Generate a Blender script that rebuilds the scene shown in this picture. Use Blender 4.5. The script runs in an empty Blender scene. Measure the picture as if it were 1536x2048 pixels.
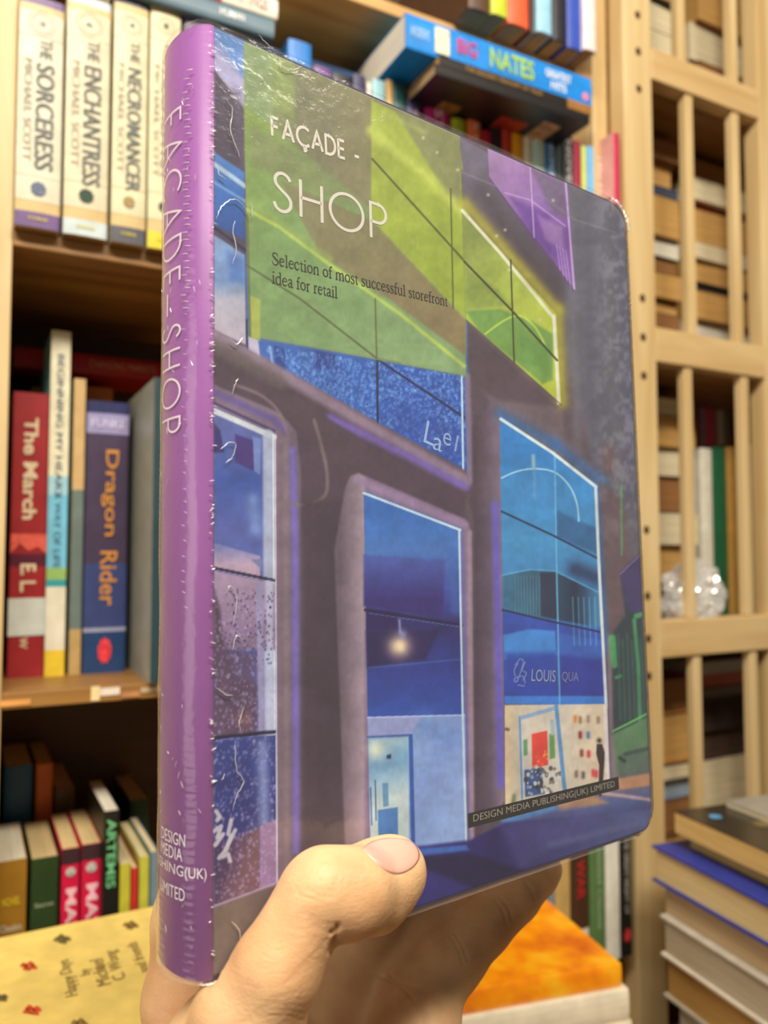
import bpy, bmesh, math, random
import numpy as np
from mathutils import Vector, Matrix
from mathutils.bvhtree import BVHTree
random.seed(7); rng = np.random.RandomState(7)
S = bpy.context.scene
# ------------------------------------------------------------------ camera
F = 1590.0; PITCH = math.radians(3.0); EYE = 1.45
cd = bpy.data.cameras.new('camera'); cam = bpy.data.objects.new('camera', cd); S.collection.objects.link(cam)
cam.location = (0, 0, EYE); cam.rotation_euler = (math.radians(90) + PITCH, 0, 0)
cd.sensor_width = 36; cd.sensor_fit = 'AUTO'; cd.lens = F / 2048 * 36
cd.clip_start = 0.01; cd.clip_end = 50
cd.dof.use_dof = True; cd.dof.focus_distance = 0.262; cd.dof.aperture_fstop = 10.5
S.camera = cam
# ------------------------------------------------------------------ world, lamps, exposure
S.view_settings.view_transform = 'Standard'; S.view_settings.look = 'None'
S.view_settings.gamma = 1; S.view_settings.use_curve_mapping = False
S.view_settings.exposure = 0.12
w = bpy.data.worlds.new('world'); S.world = w; w.use_nodes = True
w.node_tree.nodes['Background'].inputs[0].default_value = (1.0, 0.86, 0.68, 1)
w.node_tree.nodes['Background'].inputs[1].default_value = 0.11
def area(loc, target, sx, sy, power, col):
    l = bpy.data.lights.new('ceiling_and_fill_light', 'AREA'); l.shape = 'RECTANGLE'; l.size = sx; l.size_y = sy
    l.energy = power; l.color = col
    o = bpy.data.objects.new('ceiling_and_fill_light', l); S.collection.objects.link(o); o.location = loc
    o.rotation_euler = (Vector(target) - Vector(loc)).to_track_quat('-Z', 'Y').to_euler()
    return o
area((0.0, -0.50, 2.70), (0.0, 0.5, 1.3), 1.3, 0.14, 38, (1.0, 0.90, 0.755))
area((0.75, -0.25, 2.70), (0.3, 0.8, 1.3), 1.0, 0.14, 13, (1.0, 0.90, 0.755))
area((-1.55, -0.85, 1.45), (-0.05, 0.25, 1.35), 1.0, 1.5, 12, (1.0, 0.91, 0.82))  # added fill panel at eye height to brighten the spine, no ceiling lamp

# ------------------------------------------------------------------ maths helpers
cp, sp = math.cos(PITCH), math.sin(PITCH)
def ray(px, py):                      # direction with unit depth along the optical axis
    x = (px - 768) / F; y = -(py - 1024) / F
    return Vector((x, cp - y * sp, sp + y * cp))
CAM = Vector((0, 0, EYE))
def P(px, py, d): return CAM + ray(px, py) * d
def project(pts):                     # numpy world points -> pixels
    q = pts - np.array([0, 0, EYE])
    dep = q[:, 1] * cp + q[:, 2] * sp; up = -q[:, 1] * sp + q[:, 2] * cp
    return 768 + F * q[:, 0] / dep, 1024 - F * up / dep, dep
AZ = math.radians(62.3)
U = Vector((math.sin(AZ), math.cos(AZ), 0)); W = Vector((-math.cos(AZ), math.sin(AZ), 0)); Z = Vector((0, 0, 1))
P0 = Vector((-0.27, 0.63, EYE))
def fr(px, py, r=0.0):                # pixel -> (a, z) on the shelf-parallel plane set back by r
    d = ray(px, py); t = ((P0 + W * r) - CAM).dot(W) / d.dot(W); q = CAM + d * t - P0
    return q.dot(U), q.z
def wp(a, r, z): return P0 + U * a + W * r + Z * z
def frame(o, ex, ey, ez):
    m = Matrix.Identity(4)
    for i, v in enumerate((ex, ey, ez)):
        for j in range(3): m[j][i] = v[j]
    for j in range(3): m[j][3] = o[j]
    return m
UWZ = frame(P0, U, W, Z)

# ------------------------------------------------------------------ material helpers
def lin(c):
    c = c / 255.0
    return c / 12.92 if c <= 0.04045 else ((c + 0.055) / 1.055) ** 2.4
def L3(c, k=1.0): return tuple(min(1.0, lin(v) * k) for v in c)
MC = {}
def mat(c, rough=0.5, var=0.12, scale=60, bump=0.0, name='paint', spec=0.4, k=1.0):
    key = (tuple(c), rough, var, scale, bump, name, k)
    if key in MC: return MC[key]
    m = bpy.data.materials.new(name); m.use_nodes = True; nt = m.node_tree; b = nt.nodes['Principled BSDF']
    b.inputs['Roughness'].default_value = rough; b.inputs['Specular IOR Level'].default_value = spec
    tc = nt.nodes.new('ShaderNodeTexCoord'); n = nt.nodes.new('ShaderNodeTexNoise')
    n.inputs['Scale'].default_value = scale; n.inputs['Detail'].default_value = 5
    nt.links.new(tc.outputs['Object'], n.inputs['Vector'])
    r = nt.nodes.new('ShaderNodeValToRGB'); c3 = L3(c, k)
    r.color_ramp.elements[0].position = 0.3; r.color_ramp.elements[1].position = 0.7
    r.color_ramp.elements[0].color = tuple(v * (1 - var) for v in c3) + (1,)
    r.color_ramp.elements[1].color = tuple(min(1, v * (1 + var)) for v in c3) + (1,)
    nt.links.new(n.outputs['Fac'], r.inputs['Fac']); nt.links.new(r.outputs['Color'], b.inputs['Base Color'])
    if bump:
        bp = nt.nodes.new('ShaderNodeBump'); bp.inputs['Strength'].default_value = bump; bp.inputs['Distance'].default_value = 0.001
        nt.links.new(n.outputs['Fac'], bp.inputs['Height']); nt.links.new(bp.outputs['Normal'], b.inputs['Normal'])
    MC[key] = m; return m
def wood(c0, c1, axis=2, name='pale_wood', rough=0.45):
    key = (c0, c1, axis)
    if key in MC: return MC[key]
    m = bpy.data.materials.new(name); m.use_nodes = True; nt = m.node_tree; b = nt.nodes['Principled BSDF']
    b.inputs['Roughness'].default_value = rough
    tc = nt.nodes.new('ShaderNodeTexCoord'); mp = nt.nodes.new('ShaderNodeMapping')
    sc = [38, 38, 38]; sc[axis] = 3.0; mp.inputs['Scale'].default_value = sc
    n = nt.nodes.new('ShaderNodeTexNoise'); n.inputs['Scale'].default_value = 1.0; n.inputs['Detail'].default_value = 7; n.inputs['Distortion'].default_value = 0.8
    nt.links.new(tc.outputs['Object'], mp.inputs['Vector']); nt.links.new(mp.outputs['Vector'], n.inputs['Vector'])
    r = nt.nodes.new('ShaderNodeValToRGB'); r.color_ramp.elements[0].position = 0.32; r.color_ramp.elements[1].position = 0.62
    r.color_ramp.elements[0].color = L3(c0) + (1,); r.color_ramp.elements[1].color = L3(c1) + (1,)
    nt.links.new(n.outputs['Fac'], r.inputs['Fac']); nt.links.new(r.outputs['Color'], b.inputs['Base Color'])
    bp = nt.nodes.new('ShaderNodeBump'); bp.inputs['Strength'].default_value = 0.15; bp.inputs['Distance'].default_value = 0.002
    nt.links.new(n.outputs['Fac'], bp.inputs['Height']); nt.links.new(bp.outputs['Normal'], b.inputs['Normal'])
    MC[key] = m; return m
def pages_mat(c):
    key = ('pages', tuple(c))
    if key in MC: return MC[key]
    m = bpy.data.materials.new('paper_edges'); m.use_nodes = True; nt = m.node_tree; b = nt.nodes['Principled BSDF']
    b.inputs['Roughness'].default_value = 0.8
    tc = nt.nodes.new('ShaderNodeTexCoord'); mp = nt.nodes.new('ShaderNodeMapping'); mp.inputs['Scale'].default_value = (1500, 14, 14)
    n = nt.nodes.new('ShaderNodeTexNoise'); n.inputs['Scale'].default_value = 1.0; n.inputs['Detail'].default_value = 3
    nt.links.new(tc.outputs['Object'], mp.inputs['Vector']); nt.links.new(mp.outputs['Vector'], n.inputs['Vector'])
    r = nt.nodes.new('ShaderNodeValToRGB'); c3 = L3(c)
    r.color_ramp.elements[0].position = 0.25; r.color_ramp.elements[1].position = 0.6
    r.color_ramp.elements[0].color = tuple(v * 0.62 for v in c3) + (1,); r.color_ramp.elements[1].color = c3 + (1,)
    nt.links.new(n.outputs['Fac'], r.inputs['Fac']); nt.links.new(r.outputs['Color'], b.inputs['Base Color'])
    MC[key] = m; return m

# ------------------------------------------------------------------ object helpers
def link_mesh(name, verts, faces, mats, parent=None, mw=None, mi=None, smooth=False):
    me = bpy.data.meshes.new(name); me.from_pydata([tuple(v) for v in verts], [], faces); me.update()
    for m in (mats if isinstance(mats, (list, tuple)) else [mats]): me.materials.append(m)
    if mi is not None: me.polygons.foreach_set('material_index', mi)
    if smooth: me.polygons.foreach_set('use_smooth', [True] * len(me.polygons))
    o = bpy.data.objects.new(name, me); S.collection.objects.link(o)
    if parent: o.parent = parent
    if mw is not None: o.matrix_world = mw
    return o
def tag(o, label, cat, group=None):
    o['label'] = label; o['category'] = cat
    if group: o['group'] = group
    return o
def empty(name, mw, label, cat, group=None):
    o = bpy.data.objects.new(name, None); S.collection.objects.link(o); o.matrix_world = mw; o.empty_display_size = 0.02
    return tag(o, label, cat, group)
def boxes(bl, bev=0.0):
    V = []; Fc = []
    for (x0, x1, y0, y1, z0, z1) in bl:
        n = len(V)
        V += [(x, y, z) for z in (z0, z1) for (x, y) in ((x0, y0), (x1, y0), (x1, y1), (x0, y1))]
        Fc += [[n + i for i in f] for f in ((0, 3, 2, 1), (4, 5, 6, 7), (0, 1, 5, 4), (1, 2, 6, 5), (2, 3, 7, 6), (3, 0, 4, 7))]
    return V, Fc
def bevel_obj(o, wd, seg=2):
    bm = bmesh.new(); bm.from_mesh(o.data)
    bmesh.ops.bevel(bm, geom=bm.edges[:], offset=wd, segments=seg, affect='EDGES', profile=0.6)
    bm.to_mesh(o.data); bm.free()
def part_box(name, b, m, parent, bev=0.0015):
    V, Fc = boxes([b]); o = link_mesh(name, V, Fc, m, parent)
    if bev: bevel_obj(o, bev)
    return o
TX = {}; CURG = None
def text_mesh(s, bold=0.0, shear=0.0):
    key = (s, bold, shear)
    if key in TX: return TX[key]
    c = bpy.data.curves.new('lettering', 'FONT'); c.body = s; c.size = 1.0; c.offset = bold; c.shear = shear; c.resolution_u = 3
    o = bpy.data.objects.new('lettering', c); S.collection.objects.link(o)
    dg = bpy.context.evaluated_depsgraph_get(); me = bpy.data.meshes.new_from_object(o.evaluated_get(dg))
    V = np.array([v.co[:2] for v in me.vertices]); Fc = [list(p.vertices) for p in me.polygons]
    bpy.data.objects.remove(o); bpy.data.curves.remove(c); bpy.data.meshes.remove(me)
    mn = V.min(0); mx = V.max(0); V = (V - mn); 
    TX[key] = (V, Fc, mx - mn); return TX[key]

# ------------------------------------------------------------------ books in the background
def book(label, o, ex, ey, ez, t, d, h, col, bands=(), pages=(222, 205, 165), texts=(), hard=False,
         rough=0.42, group=None, name='book', bul=0.10, k=1.0, extra=None):
    """local: x thickness, y depth (spine at y=0), z height. bands: (z0,z1,colour) as fractions."""
    e = empty(name, frame(o, ex, ey, ez), label, 'book', group or CURG)
    c = 0.0022 if hard else 0.0007; ins = 0.003 if hard else 0.0004
    bu = t * bul
    prof = [(0, d), (0, bu * 0.9)] + [(t * (0.5 - 0.5 * math.cos(math.pi * i / 6)), bu * (1 - math.sin(math.pi * i / 6))) for i in range(1, 6)] + [(t, bu * 0.9), (t, d)]
    inn = [(t - c, d), (t - c, bu + c)] + [(c, bu + c), (c, d)]
    zs = sorted(set([0.0, 1.0] + [v for b in bands for v in b[:2]]))
    mats = [mat(col, rough, k=k, name='book_cloth')]; V = []; Fc = []; mi = []
    bm_ = {}
    for b in bands:
        if tuple(b[2]) not in bm_: bm_[tuple(b[2])] = len(mats); mats.append(mat(b[2], rough, k=k, name='printed_band'))
    n = len(prof)
    for zf in zs: V += [(x, y, zf * h) for x, y in prof]
    for j in range(len(zs) - 1):
        zm = (zs[j] + zs[j + 1]) / 2; idx = 0
        for b in bands:
            if b[0] <= zm <= b[1]: idx = bm_[tuple(b[2])]
        for i in range(n - 1):
            Fc.append([j * n + i, j * n + i + 1, (j + 1) * n + i + 1, (j + 1) * n + i]); mi.append(idx if 1 <= i <= n - 3 else 0)
    q = len(V); m_ = len(inn)
    V += [(x, y, 0) for x, y in inn] + [(x, y, h) for x, y in inn]
    for i in range(m_ - 1): Fc.append([q + i, q + i + 1, q + m_ + i + 1, q + m_ + i]); mi.append(0)
    top = (len(zs) - 1) * n
    Fc.append([0, q + 3, q + 2, 1]); mi.append(0); Fc.append([n - 2, q + 1, q + 0, n - 1]); mi.append(0)
    Fc.append([1, q + 2, q + 1, n - 2] + list(range(n - 3, 1, -1))); mi.append(0)
    Fc.append([top, top + 1, q + m_ + 2, q + m_ + 3]); mi.append(0); Fc.append([top + n - 2, top + n - 1, q + m_, q + m_ + 1]); mi.append(0)
    Fc.append([top + 1] + [top + i for i in range(2, n - 1)] + [q + m_ + 1, q + m_ + 2]); mi.append(0)
    Fc.append([0, top, q + m_ + 3, q + 3]); mi.append(0); Fc.append([n - 1, q, q + m_, top + n - 1]); mi.append(0)
    link_mesh('cover', V, Fc, mats, e, mi=mi)
    Vp, Fp = boxes([(c, t - c, bu + c, d - ins * 1.2, ins, h - ins)])
    link_mesh('page_block', Vp, Fp, pages_mat(pages), e)
    for tx in texts:                  # (string, centre fraction z, length fraction, x centre fraction, height fraction, colour, bold, across)
        s, zc, ln, xc, hf, tc, bold = tx[:7]; across = len(tx) > 7 and tx[7]
        Vt, Ft, sz = text_mesh(s, bold)
        if across:
            X = (Vt[:, 0] / sz[0] - 0.5) * ln * t + xc * t; Zc = (Vt[:, 1] / sz[1] - 0.5) * hf * h + zc * h
        else:
            X = (Vt[:, 1] / sz[1] - 0.5) * hf * t + xc * t; Zc = zc * h - (Vt[:, 0] / sz[0] - 0.5) * ln * h
        th = np.arccos(np.clip(1 - 2 * X / t, -1, 1)); Y = bu * (1 - np.sin(th)) - 0.0009
        link_mesh('title_lettering', np.stack([X, Y, Zc], 1), Ft, mat(tc, 0.5, k=k, name='ink'), e)
    if extra: extra(e, t, d, h, bu)
    return e
def stand(label, px0, px1, ytop, zbase, col, r=0.0, d=0.14, fore=False, lean=0.0, ymid=None, **kw):
    ym = ytop + 60 if ymid is None else ymid
    a0 = fr(px0, ym, r)[0]; a1 = fr(px1, ym, r)[0]; zt = fr((px0 + px1) / 2, ytop, r)[1]
    t = a1 - a0 - 0.0006; h = zt - zbase
    c, s = math.cos(lean), math.sin(lean)
    if not fore:
        return book(label, wp(a0, r, zbase + (t * s if lean < 0 else 0) * -1 * 0), U * c - Z * s, W, Z * c + U * s, t, d, h, col, **kw)
    return book(label, wp(a1, r + d, zbase), -U, -W, Z, t, d, h, col, **kw)
def lie(label, a0, a1, r, z0, t, d, col, spine_out=True, tilt=0.0, **kw):
    """lying flat; its long side runs along the shelf"""
    ln = a1 - a0
    if spine_out:
        uu = U * math.cos(tilt) + W * math.sin(tilt); ww = -U * math.sin(tilt) + W * math.cos(tilt)
        return book(label, wp(a0, r, z0) + uu * ln, Z, ww, -uu, t, d, ln, col, **kw)
    uu = U * math.cos(tilt) + W * math.sin(tilt); ww = -U * math.sin(tilt) + W * math.cos(tilt)
    return book(label, wp(a0, r, z0) + ww * d, Z, -ww, uu, t, d, ln, col, **kw)

# ------------------------------------------------------------------ setting
def structure(o): o['kind'] = 'structure'; return o
o = structure(link_mesh('floor', *boxes([(-3, 3, -2.5, 3, -0.05, 0)]), mat((120, 96, 70), 0.5, 0.2, 4, name='floor_boards')))
V, Fc = boxes([(-2.2, 2.6, 0.62, 0.68, -EYE, 1.5)])
structure(link_mesh('wall_back', V, Fc, mat((200, 180, 140), 0.8, 0.05, 8, name='wall_paint'), mw=UWZ))

PINE = wood((190, 160, 108), (212, 188, 140)); PINE_H = wood((184, 150, 98), (208, 180, 130), 0); HONEY = wood((128, 90, 44), (158, 116, 62), 0, 'honey_wood')
DARKW = wood((60, 42, 26), (84, 60, 36), 0, 'dark_back_board')
# bookcase behind the hand
aL = fr(25, 500)[0]; aR = fr(1214, 200)[0]
ca = empty('bookcase', frame(wp(0, 0, -EYE), U, W, Z), 'tall pale wooden bookcase full of paperbacks behind the hand', 'bookcase')
ZS = [0.557, 0.257, -0.107, -0.43, -0.76, -1.09, -1.40, 0.90]
def cz(z): return z + EYE
part_box('side_panel', (aL - 0.045, aL, 0, 0.25, 0, cz(0.90)), PINE, ca)
part_box('side_panel', (aR - 0.022, aR, 0.0, 0.25, 0, cz(0.90)), PINE, ca)
part_box('back_panel', (aL - 0.045, aR, 0.25, 0.258, 0, cz(0.90)), DARKW, ca, 0.001)
for z in ZS: part_box('shelf_board', (aL, aR - 0.022, 0.0, 0.25, cz(z) - 0.013, cz(z)), HONEY if z < 0.5 else wood((185, 140, 78), (208, 168, 104), 0), ca)
# slatted end frame of the neighbouring bookcase
b0 = fr(1250, 300, -0.024)[0]; b1 = fr(1306, 300, -0.024)[0]; b2 = fr(1520, 300, -0.024)[0]
cb = empty('slatted_bookcase', frame(wp(0, 0, -EYE), U, W, Z), 'pale wooden bookcase with an open slatted end frame at the right', 'bookcase')
def stile(x0, x1, name='post'):
    o = part_box(name, (x0, x1, -0.024, 0.0, 0, cz(1.0)), PINE, cb, 0.002); return o
stile(b0, b1); stile(b2, b2 + 0.055)
part_box('side_panel', (b0, b0 + 0.012, 0.0, 0.5, 0, cz(1.0)), HONEY, cb)
part_box('side_panel', (b2 + 0.16, b2 + 0.175, 0.0, 0.5, 0, cz(1.0)), HONEY, cb)
stile(b2 + 0.135, b2 + 0.175)
part_box('back_panel', (b0, b2 + 0.175, 0.5, 0.508, 0, cz(1.0)), DARKW, cb, 0.001)
rails = []
for (yt, yb, px) in ((97, 160, 1312), (655, 724, 1322), (1241, 1316, 1332), (-430, -365, 1300), (1800, 1870, 1330)):
    rails.append((fr(px, yb, -0.024)[1], fr(px, yt, -0.024)[1]))
rails.sort()
RZ = [r for r in rails]
for (z0, z1) in rails:
    part_box('rail', (b1, b2, -0.024, -0.002, cz(z0), cz(z1)), PINE_H, cb, 0.002); part_box('rail', (b2 + 0.055, b2 + 0.135, -0.024, -0.002, cz(z0), cz(z1)), PINE_H, cb, 0.002)
    part_box('shelf_board', (b0 + 0.012, b2 + 0.16, 0.0, 0.5, cz(z0), cz(z0) + 0.012), HONEY, cb)
for i in range(len(rails) - 1):
    zl = rails[i][1]; zh = rails[i + 1][0]
    for px in ((1390, 1503), (1374, 1488), (1375, 1468), (1356, 1460))[min(3, i)]:
        a = fr(px, (1450, 1000, 430, 60)[min(3, i)], -0.015)[0]
        part_box('slat', (a - 0.0065, a + 0.0065, -0.021, -0.009, cz(zl), cz(zh)), PINE, cb, 0.002)
# peg holes in the tall post
for (hx, hy) in ((1275, 30), (1276, 103), (1278, 178), (1287, 597), (1289, 675), (1291, 752), (1300, 1060), (1300, 1192), (1302, 1277), (1303, 1352)):
    a, z = fr(hx, hy, -0.024); a = (b0 + b1) / 2 + 0.001
    V = [(a, -0.0242, cz(z))]; N = 12
    for i in range(N):
        th = 2 * math.pi * i / N; V.append((a + 0.0044 * math.cos(th), -0.0243, cz(z) + 0.005 * math.sin(th)))
    Fc = [[0, 1 + (i + 1) % N, 1 + i] for i in range(N)]
    link_mesh('peg_hole', V, Fc, mat((70, 45, 20), 0.9, name='hole_shadow_wood'), cb)

# ------------------------------------------------------------------ top shelf books (bottoms overhang the board)
CURG = 'books on the top shelf'
Zt = 0.557
T = [('lime green book on the top shelf, mostly out of view', 985, 1017, (190, 200, 50)),
     ('orange red book on the top shelf beside the lime one', 1018, 1060, (235, 95, 55)),
     ('thin dark brown book on the top shelf beside the orange red one', 1062, 1074, (60, 40, 35)),
     ('light blue and white book on the top shelf', 1076, 1106, (150, 200, 225)),
     ('black book with white lettering on the top shelf', 1108, 1134, (35, 35, 45)),
     ('royal blue book on the top shelf beside the white one', 1136, 1167, (45, 75, 175)),
     ('white book at the right end of the top shelf', 1169, 1194, (228, 215, 215)),
     ('brown book on the top shelf, left of the lime one', 940, 984, (84, 58, 40))]
for i, (lb, x0, x1, c) in enumerate(T):
    tx = ()
    if 'royal' in lb: tx = (('SELECTED', 0.2, 0.3, 0.5, 0.35, (210, 220, 240), 0.0),)
    if 'white lettering' in lb: tx = (('HISTORY', 0.2, 0.3, 0.5, 0.4, (220, 220, 220), 0.0),)
    stand(lb, x0, x1, -330, Zt, c, r=-0.035 + 0.003 * (i % 3), d=0.15, ymid=20, texts=(), pages=(170, 130, 80), group=None)

# ------------------------------------------------------------------ fantasy paperbacks on the left
CURG = 'books standing on the upper shelf'
Z1 = 0.257
def emblem(col2, zc, kx=0.32, squash=1.0, name='emblem'):
    def f(e, t, d, h, bu):
        V = [(t / 2, -0.0008, zc * h)]; N = 20
        for i in range(N):
            th = 2 * math.pi * i / N; rr = 1 + 0.12 * math.sin(9 * th)
            V.append((t / 2 + kx * t * rr * math.cos(th), -0.0008, zc * h + kx * t * squash * rr * math.sin(th)))
        link_mesh(name, V, [[0, 1 + i, 1 + (i + 1) % N] for i in range(N)], mat(col2, 0.6, 0.4, 300, name='emblem_ink'), e)
    return f
def ring(e, t, h, zc, r0, r1, col):
    V = []; N = 28
    for i in range(N):
        th = 2 * math.pi * i / N
        for r in (r0, r1): V.append((t / 2 + r * t * math.cos(th), -0.0008, zc * h + r * t * math.sin(th)))
    link_mesh('number_ring', V, [[2 * i, 2 * i + 1, 2 * ((i + 1) % N) + 1, 2 * ((i + 1) % N)] for i in range(N)], mat(col, 0.6, name='ring_ink'), e)
def series(lbl, x0, x1, title, num, endc, emb, cream, r=-0.012):
    def ex(e, t, d, h, bu):
        emblem(emb, 0.165, 0.17)(e, t, d, h, bu)
        ring(e, t, h, 0.885, 0.22, 0.235, (150, 150, 140)); ring(e, t, h, 0.885, 0.30, 0.312, (150, 150, 140))
    ink = (92, 100, 98)
    lk = (120, 95, 60)
    return stand(lbl, x0, x1, -6, Z1, cream, r=r, d=0.128, ymid=240,
        bands=((0, 0.065, endc), (0.065, 0.11, (218, 190, 130)), (0.11, 0.114, (190, 160, 100)), (0.217, 0.2195, lk), (0.8245, 0.827, lk), (0.935, 0.965, (218, 190, 130)), (0.965, 1.0, endc)),
        texts=((title[0], 0.775, 0.085, 0.60, 0.28, ink, 0.0), (title[1], 0.765 - 0.055 - title[2] / 2, title[2], 0.60, 0.42, ink, 0.01),
               ('MICHAEL SCOTT', 0.50, 0.44, 0.22, 0.18, (165, 160, 140), -0.005), (num, 0.885, 0.16, 0.5, 0.018, ink, 0.01, True),
               ('CORGI', 0.036, 0.42, 0.5, 0.012, (232, 208, 40), 0.02, True)),
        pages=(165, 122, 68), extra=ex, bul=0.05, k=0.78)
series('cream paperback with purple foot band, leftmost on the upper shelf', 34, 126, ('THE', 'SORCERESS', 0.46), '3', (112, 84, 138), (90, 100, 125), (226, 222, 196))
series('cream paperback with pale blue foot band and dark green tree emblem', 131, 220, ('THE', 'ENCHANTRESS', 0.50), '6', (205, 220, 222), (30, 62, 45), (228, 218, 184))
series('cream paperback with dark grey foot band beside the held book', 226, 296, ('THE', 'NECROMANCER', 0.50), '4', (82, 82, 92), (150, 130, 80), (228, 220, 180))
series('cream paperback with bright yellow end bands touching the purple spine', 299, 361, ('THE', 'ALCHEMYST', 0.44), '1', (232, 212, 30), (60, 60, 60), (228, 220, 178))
stand('dark purple paperback just behind the top corner of the held book', 369, 425, 18, Z1, (84, 70, 96), r=-0.012, d=0.13, ymid=60)
# further standing books of the same row, mostly hidden by the held book
R1 = [('navy book hidden behind the held book, beside the purple paperback', 432, 470, 95, (40, 48, 90)),
      ('olive book hidden behind the held book top edge', 473, 520, 100, (100, 96, 50)),
      ('bright blue book poking up behind the top edge', 577, 625, 82, (40, 120, 200)),
      ('violet book with its top just above the held book', 628, 664, 134, (110, 70, 140)),
      ('black book standing under the diagonal blue book', 667, 705, 150, (30, 28, 34)),
      ('navy book standing left of the white one', 708, 733, 150, (44, 42, 84)),
      ('thin white book standing beside the pale blue one', 735, 744, 165, (225, 220, 210)),
      ('pale blue book standing beside the tan one', 746, 772, 160, (150, 195, 205)),
      ('thin tan book standing beside the teal one', 774, 787, 160, (205, 170, 110)),
      ('dark teal book standing in the right half of the shelf', 789, 814, 165, (35, 85, 85)),
      ('slate purple book standing left of the magenta one', 817, 846, 190, (80, 70, 120)),
      ('magenta book with rounded spine under the black paperbacks', 851, 905, 190, (170, 40, 110)),
      ('lime olive book right of the magenta one', 907, 935, 238, (150, 160, 40)),
      ('orange book right of the lime olive one', 938, 964, 218, (225, 105, 45)),
      ('crimson book with black top beside the orange one', 966, 984, 262, (150, 30, 45)),
      ('black book right of the crimson one', 986, 1004, 255, (35, 32, 35)),
      ('brick red book beside the amber one', 1006, 1024, 250, (170, 60, 45)),
      ('amber yellow book in the right half of the shelf', 1026, 1048, 245, (232, 150, 30)),
      ('cream book right of the amber one', 1050, 1064, 236, (222, 215, 185)),
      ('white and teal book under the black paperbacks', 1066, 1092, 232, (175, 215, 200)),
      ('blue book with lettering beside the white and teal one', 1094, 1111, 258, (50, 120, 180)),
      ('dark green book between blue and black ones', 1113, 1127, 262, (45, 62, 60)),
      ('charcoal book with pale lettering left of the maroon one', 1129, 1146, 262, (58, 58, 60)),
      ('maroon book near the right end of the shelf', 1148, 1162, 281, (150, 35, 70)),
      ('thin lime book beside the sky blue one', 1164, 1173, 292, (190, 205, 110)),
      ('sky blue book near the right end of the shelf', 1175, 1189, 293, (95, 160, 220)),
      ('grey teal book with white lettering beside the pink one', 1191, 1211, 298, (90, 130, 135))]
for i, (lb, x0, x1, yt, c) in enumerate(R1):
    tx = ()
    if x0 > 840 and 'lettering' in lb: tx = (('NOVELS', 0.80, 0.3, 0.5, 0.5, (225, 225, 215), 0.01),)
    if 'magenta' in lb or 'orange book' in lb: tx = (('STORIES', 0.75, 0.35, 0.5, 0.3, (240, 200, 210), 0.0),)
    stand(lb, x0, x1, yt, Z1, c, r=0.0 if 'poking' not in lb else -0.008, d=0.12 + 0.02 * rng.rand(), ymid=300 if x0 > 840 else 160, texts=tx, bul=0.16 if 'magenta' in lb else 0.1, k=1.5 if x0 > 840 else 1.0)
# pink book pulled forward at the end of the row
stand('pink book with dark pink spine pulled forward at the right end', 1228, 1241, 266, Z1, (222, 160, 152), bands=((0, 1, (190, 50, 84)),), r=-0.022, d=0.17, ymid=340, hard=True, pages=(228, 170, 160), k=1.0)
CURG = 'books lying flat on the upper shelf'
# lying books between the rows
a430 = fr(395, 20, -0.02)[0]; a556 = fr(556, 30, -0.02)[0]
z_ = fr(470, 48, -0.02)[1]
lie('slate blue book lying flat with a white mark above the held book', a430 - 0.07, fr(549, 45, -0.02)[0], -0.02, z_ - 0.001, 0.017, 0.13, (96, 120, 135), bul=0.12, texts=(('HUMAN', 0.28, 0.16, 0.5, 0.4, (220, 225, 225), 0.02),))
z2 = z_ + 0.0175
lie('white book with red end lying flat on the slate blue one', a430 - 0.07, a556, -0.02, z2, 0.019, 0.13, (222, 220, 205), bands=((0.36, 1, (200, 60, 50)),), bul=0.12, texts=(('WRITINGS', 0.2, 0.26, 0.5, 0.5, (150, 90, 80), 0.0),))
ab = fr(556, 60, 0.0)[0]; ae = fr(742, 130, 0.0)[0]
lie('large navy book lying flat under the top shelf', ab, ae, 0.03, 0.462, 0.032, 0.15, (32, 58, 92), hard=True)
lie('dark brown paperback lying beside the navy one, under the shelf', fr(640, 120, 0.02)[0], fr(742, 130, 0.02)[0], 0.02, 0.440, 0.018, 0.12, (62, 46, 40))
# the blue comic book and the black paperbacks
aN0 = fr(812, 60, -0.045)[0]; aN1 = fr(1183, 190, -0.045)[0]; zN = fr(812, 92, -0.045)[1]
def nate_panel(e, t, d, h, bu):
    V, Fc = boxes([(0.12 * t, 0.88 * t, -0.0006, 0.0006, h * 0.79, h * 0.86)])
    link_mesh('spine_picture', V, Fc, mat((240, 226, 190), 0.5, 0.35, 220, name='picture_print'), e)
    V = [(0.33 * t, -0.0005, 0.025 * h + 0.002)]; N = 14
    for i in range(N): V.append((0.33 * t + 0.13 * t * math.cos(6.283 * i / N), -0.0005, 0.04 * h + 0.12 * t * math.sin(6.283 * i / N)))
    V[0] = (0.33 * t, -0.0005, 0.04 * h)
    link_mesh('publisher_badge', V, [[0, 1 + i, 1 + (i + 1) % N] for i in range(N)], mat((230, 130, 160), 0.5, name='badge_ink'), e)
lie('bright blue comic book lying flat, spine out, under the top shelf', aN0, aN1, -0.045, zN, 0.034, 0.165, (22, 130, 215), hard=False, pages=(226, 220, 205),
    bul=0.04, extra=nate_panel, texts=(('NATES', 0.46, 0.24, 0.55, 0.62, (150, 190, 80), 0.03), ('BIG', 0.70, 0.10, 0.55, 0.45, (190, 60, 120), 0.02),
           ('GREATEST', 0.20, 0.15, 0.68, 0.26, (225, 235, 240), 0.02), ('HITS', 0.20, 0.09, 0.34, 0.26, (225, 235, 240), 0.02), ('ANDREWS', 0.935, 0.09, 0.5, 0.3, (180, 215, 235), 0.0)))
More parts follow.
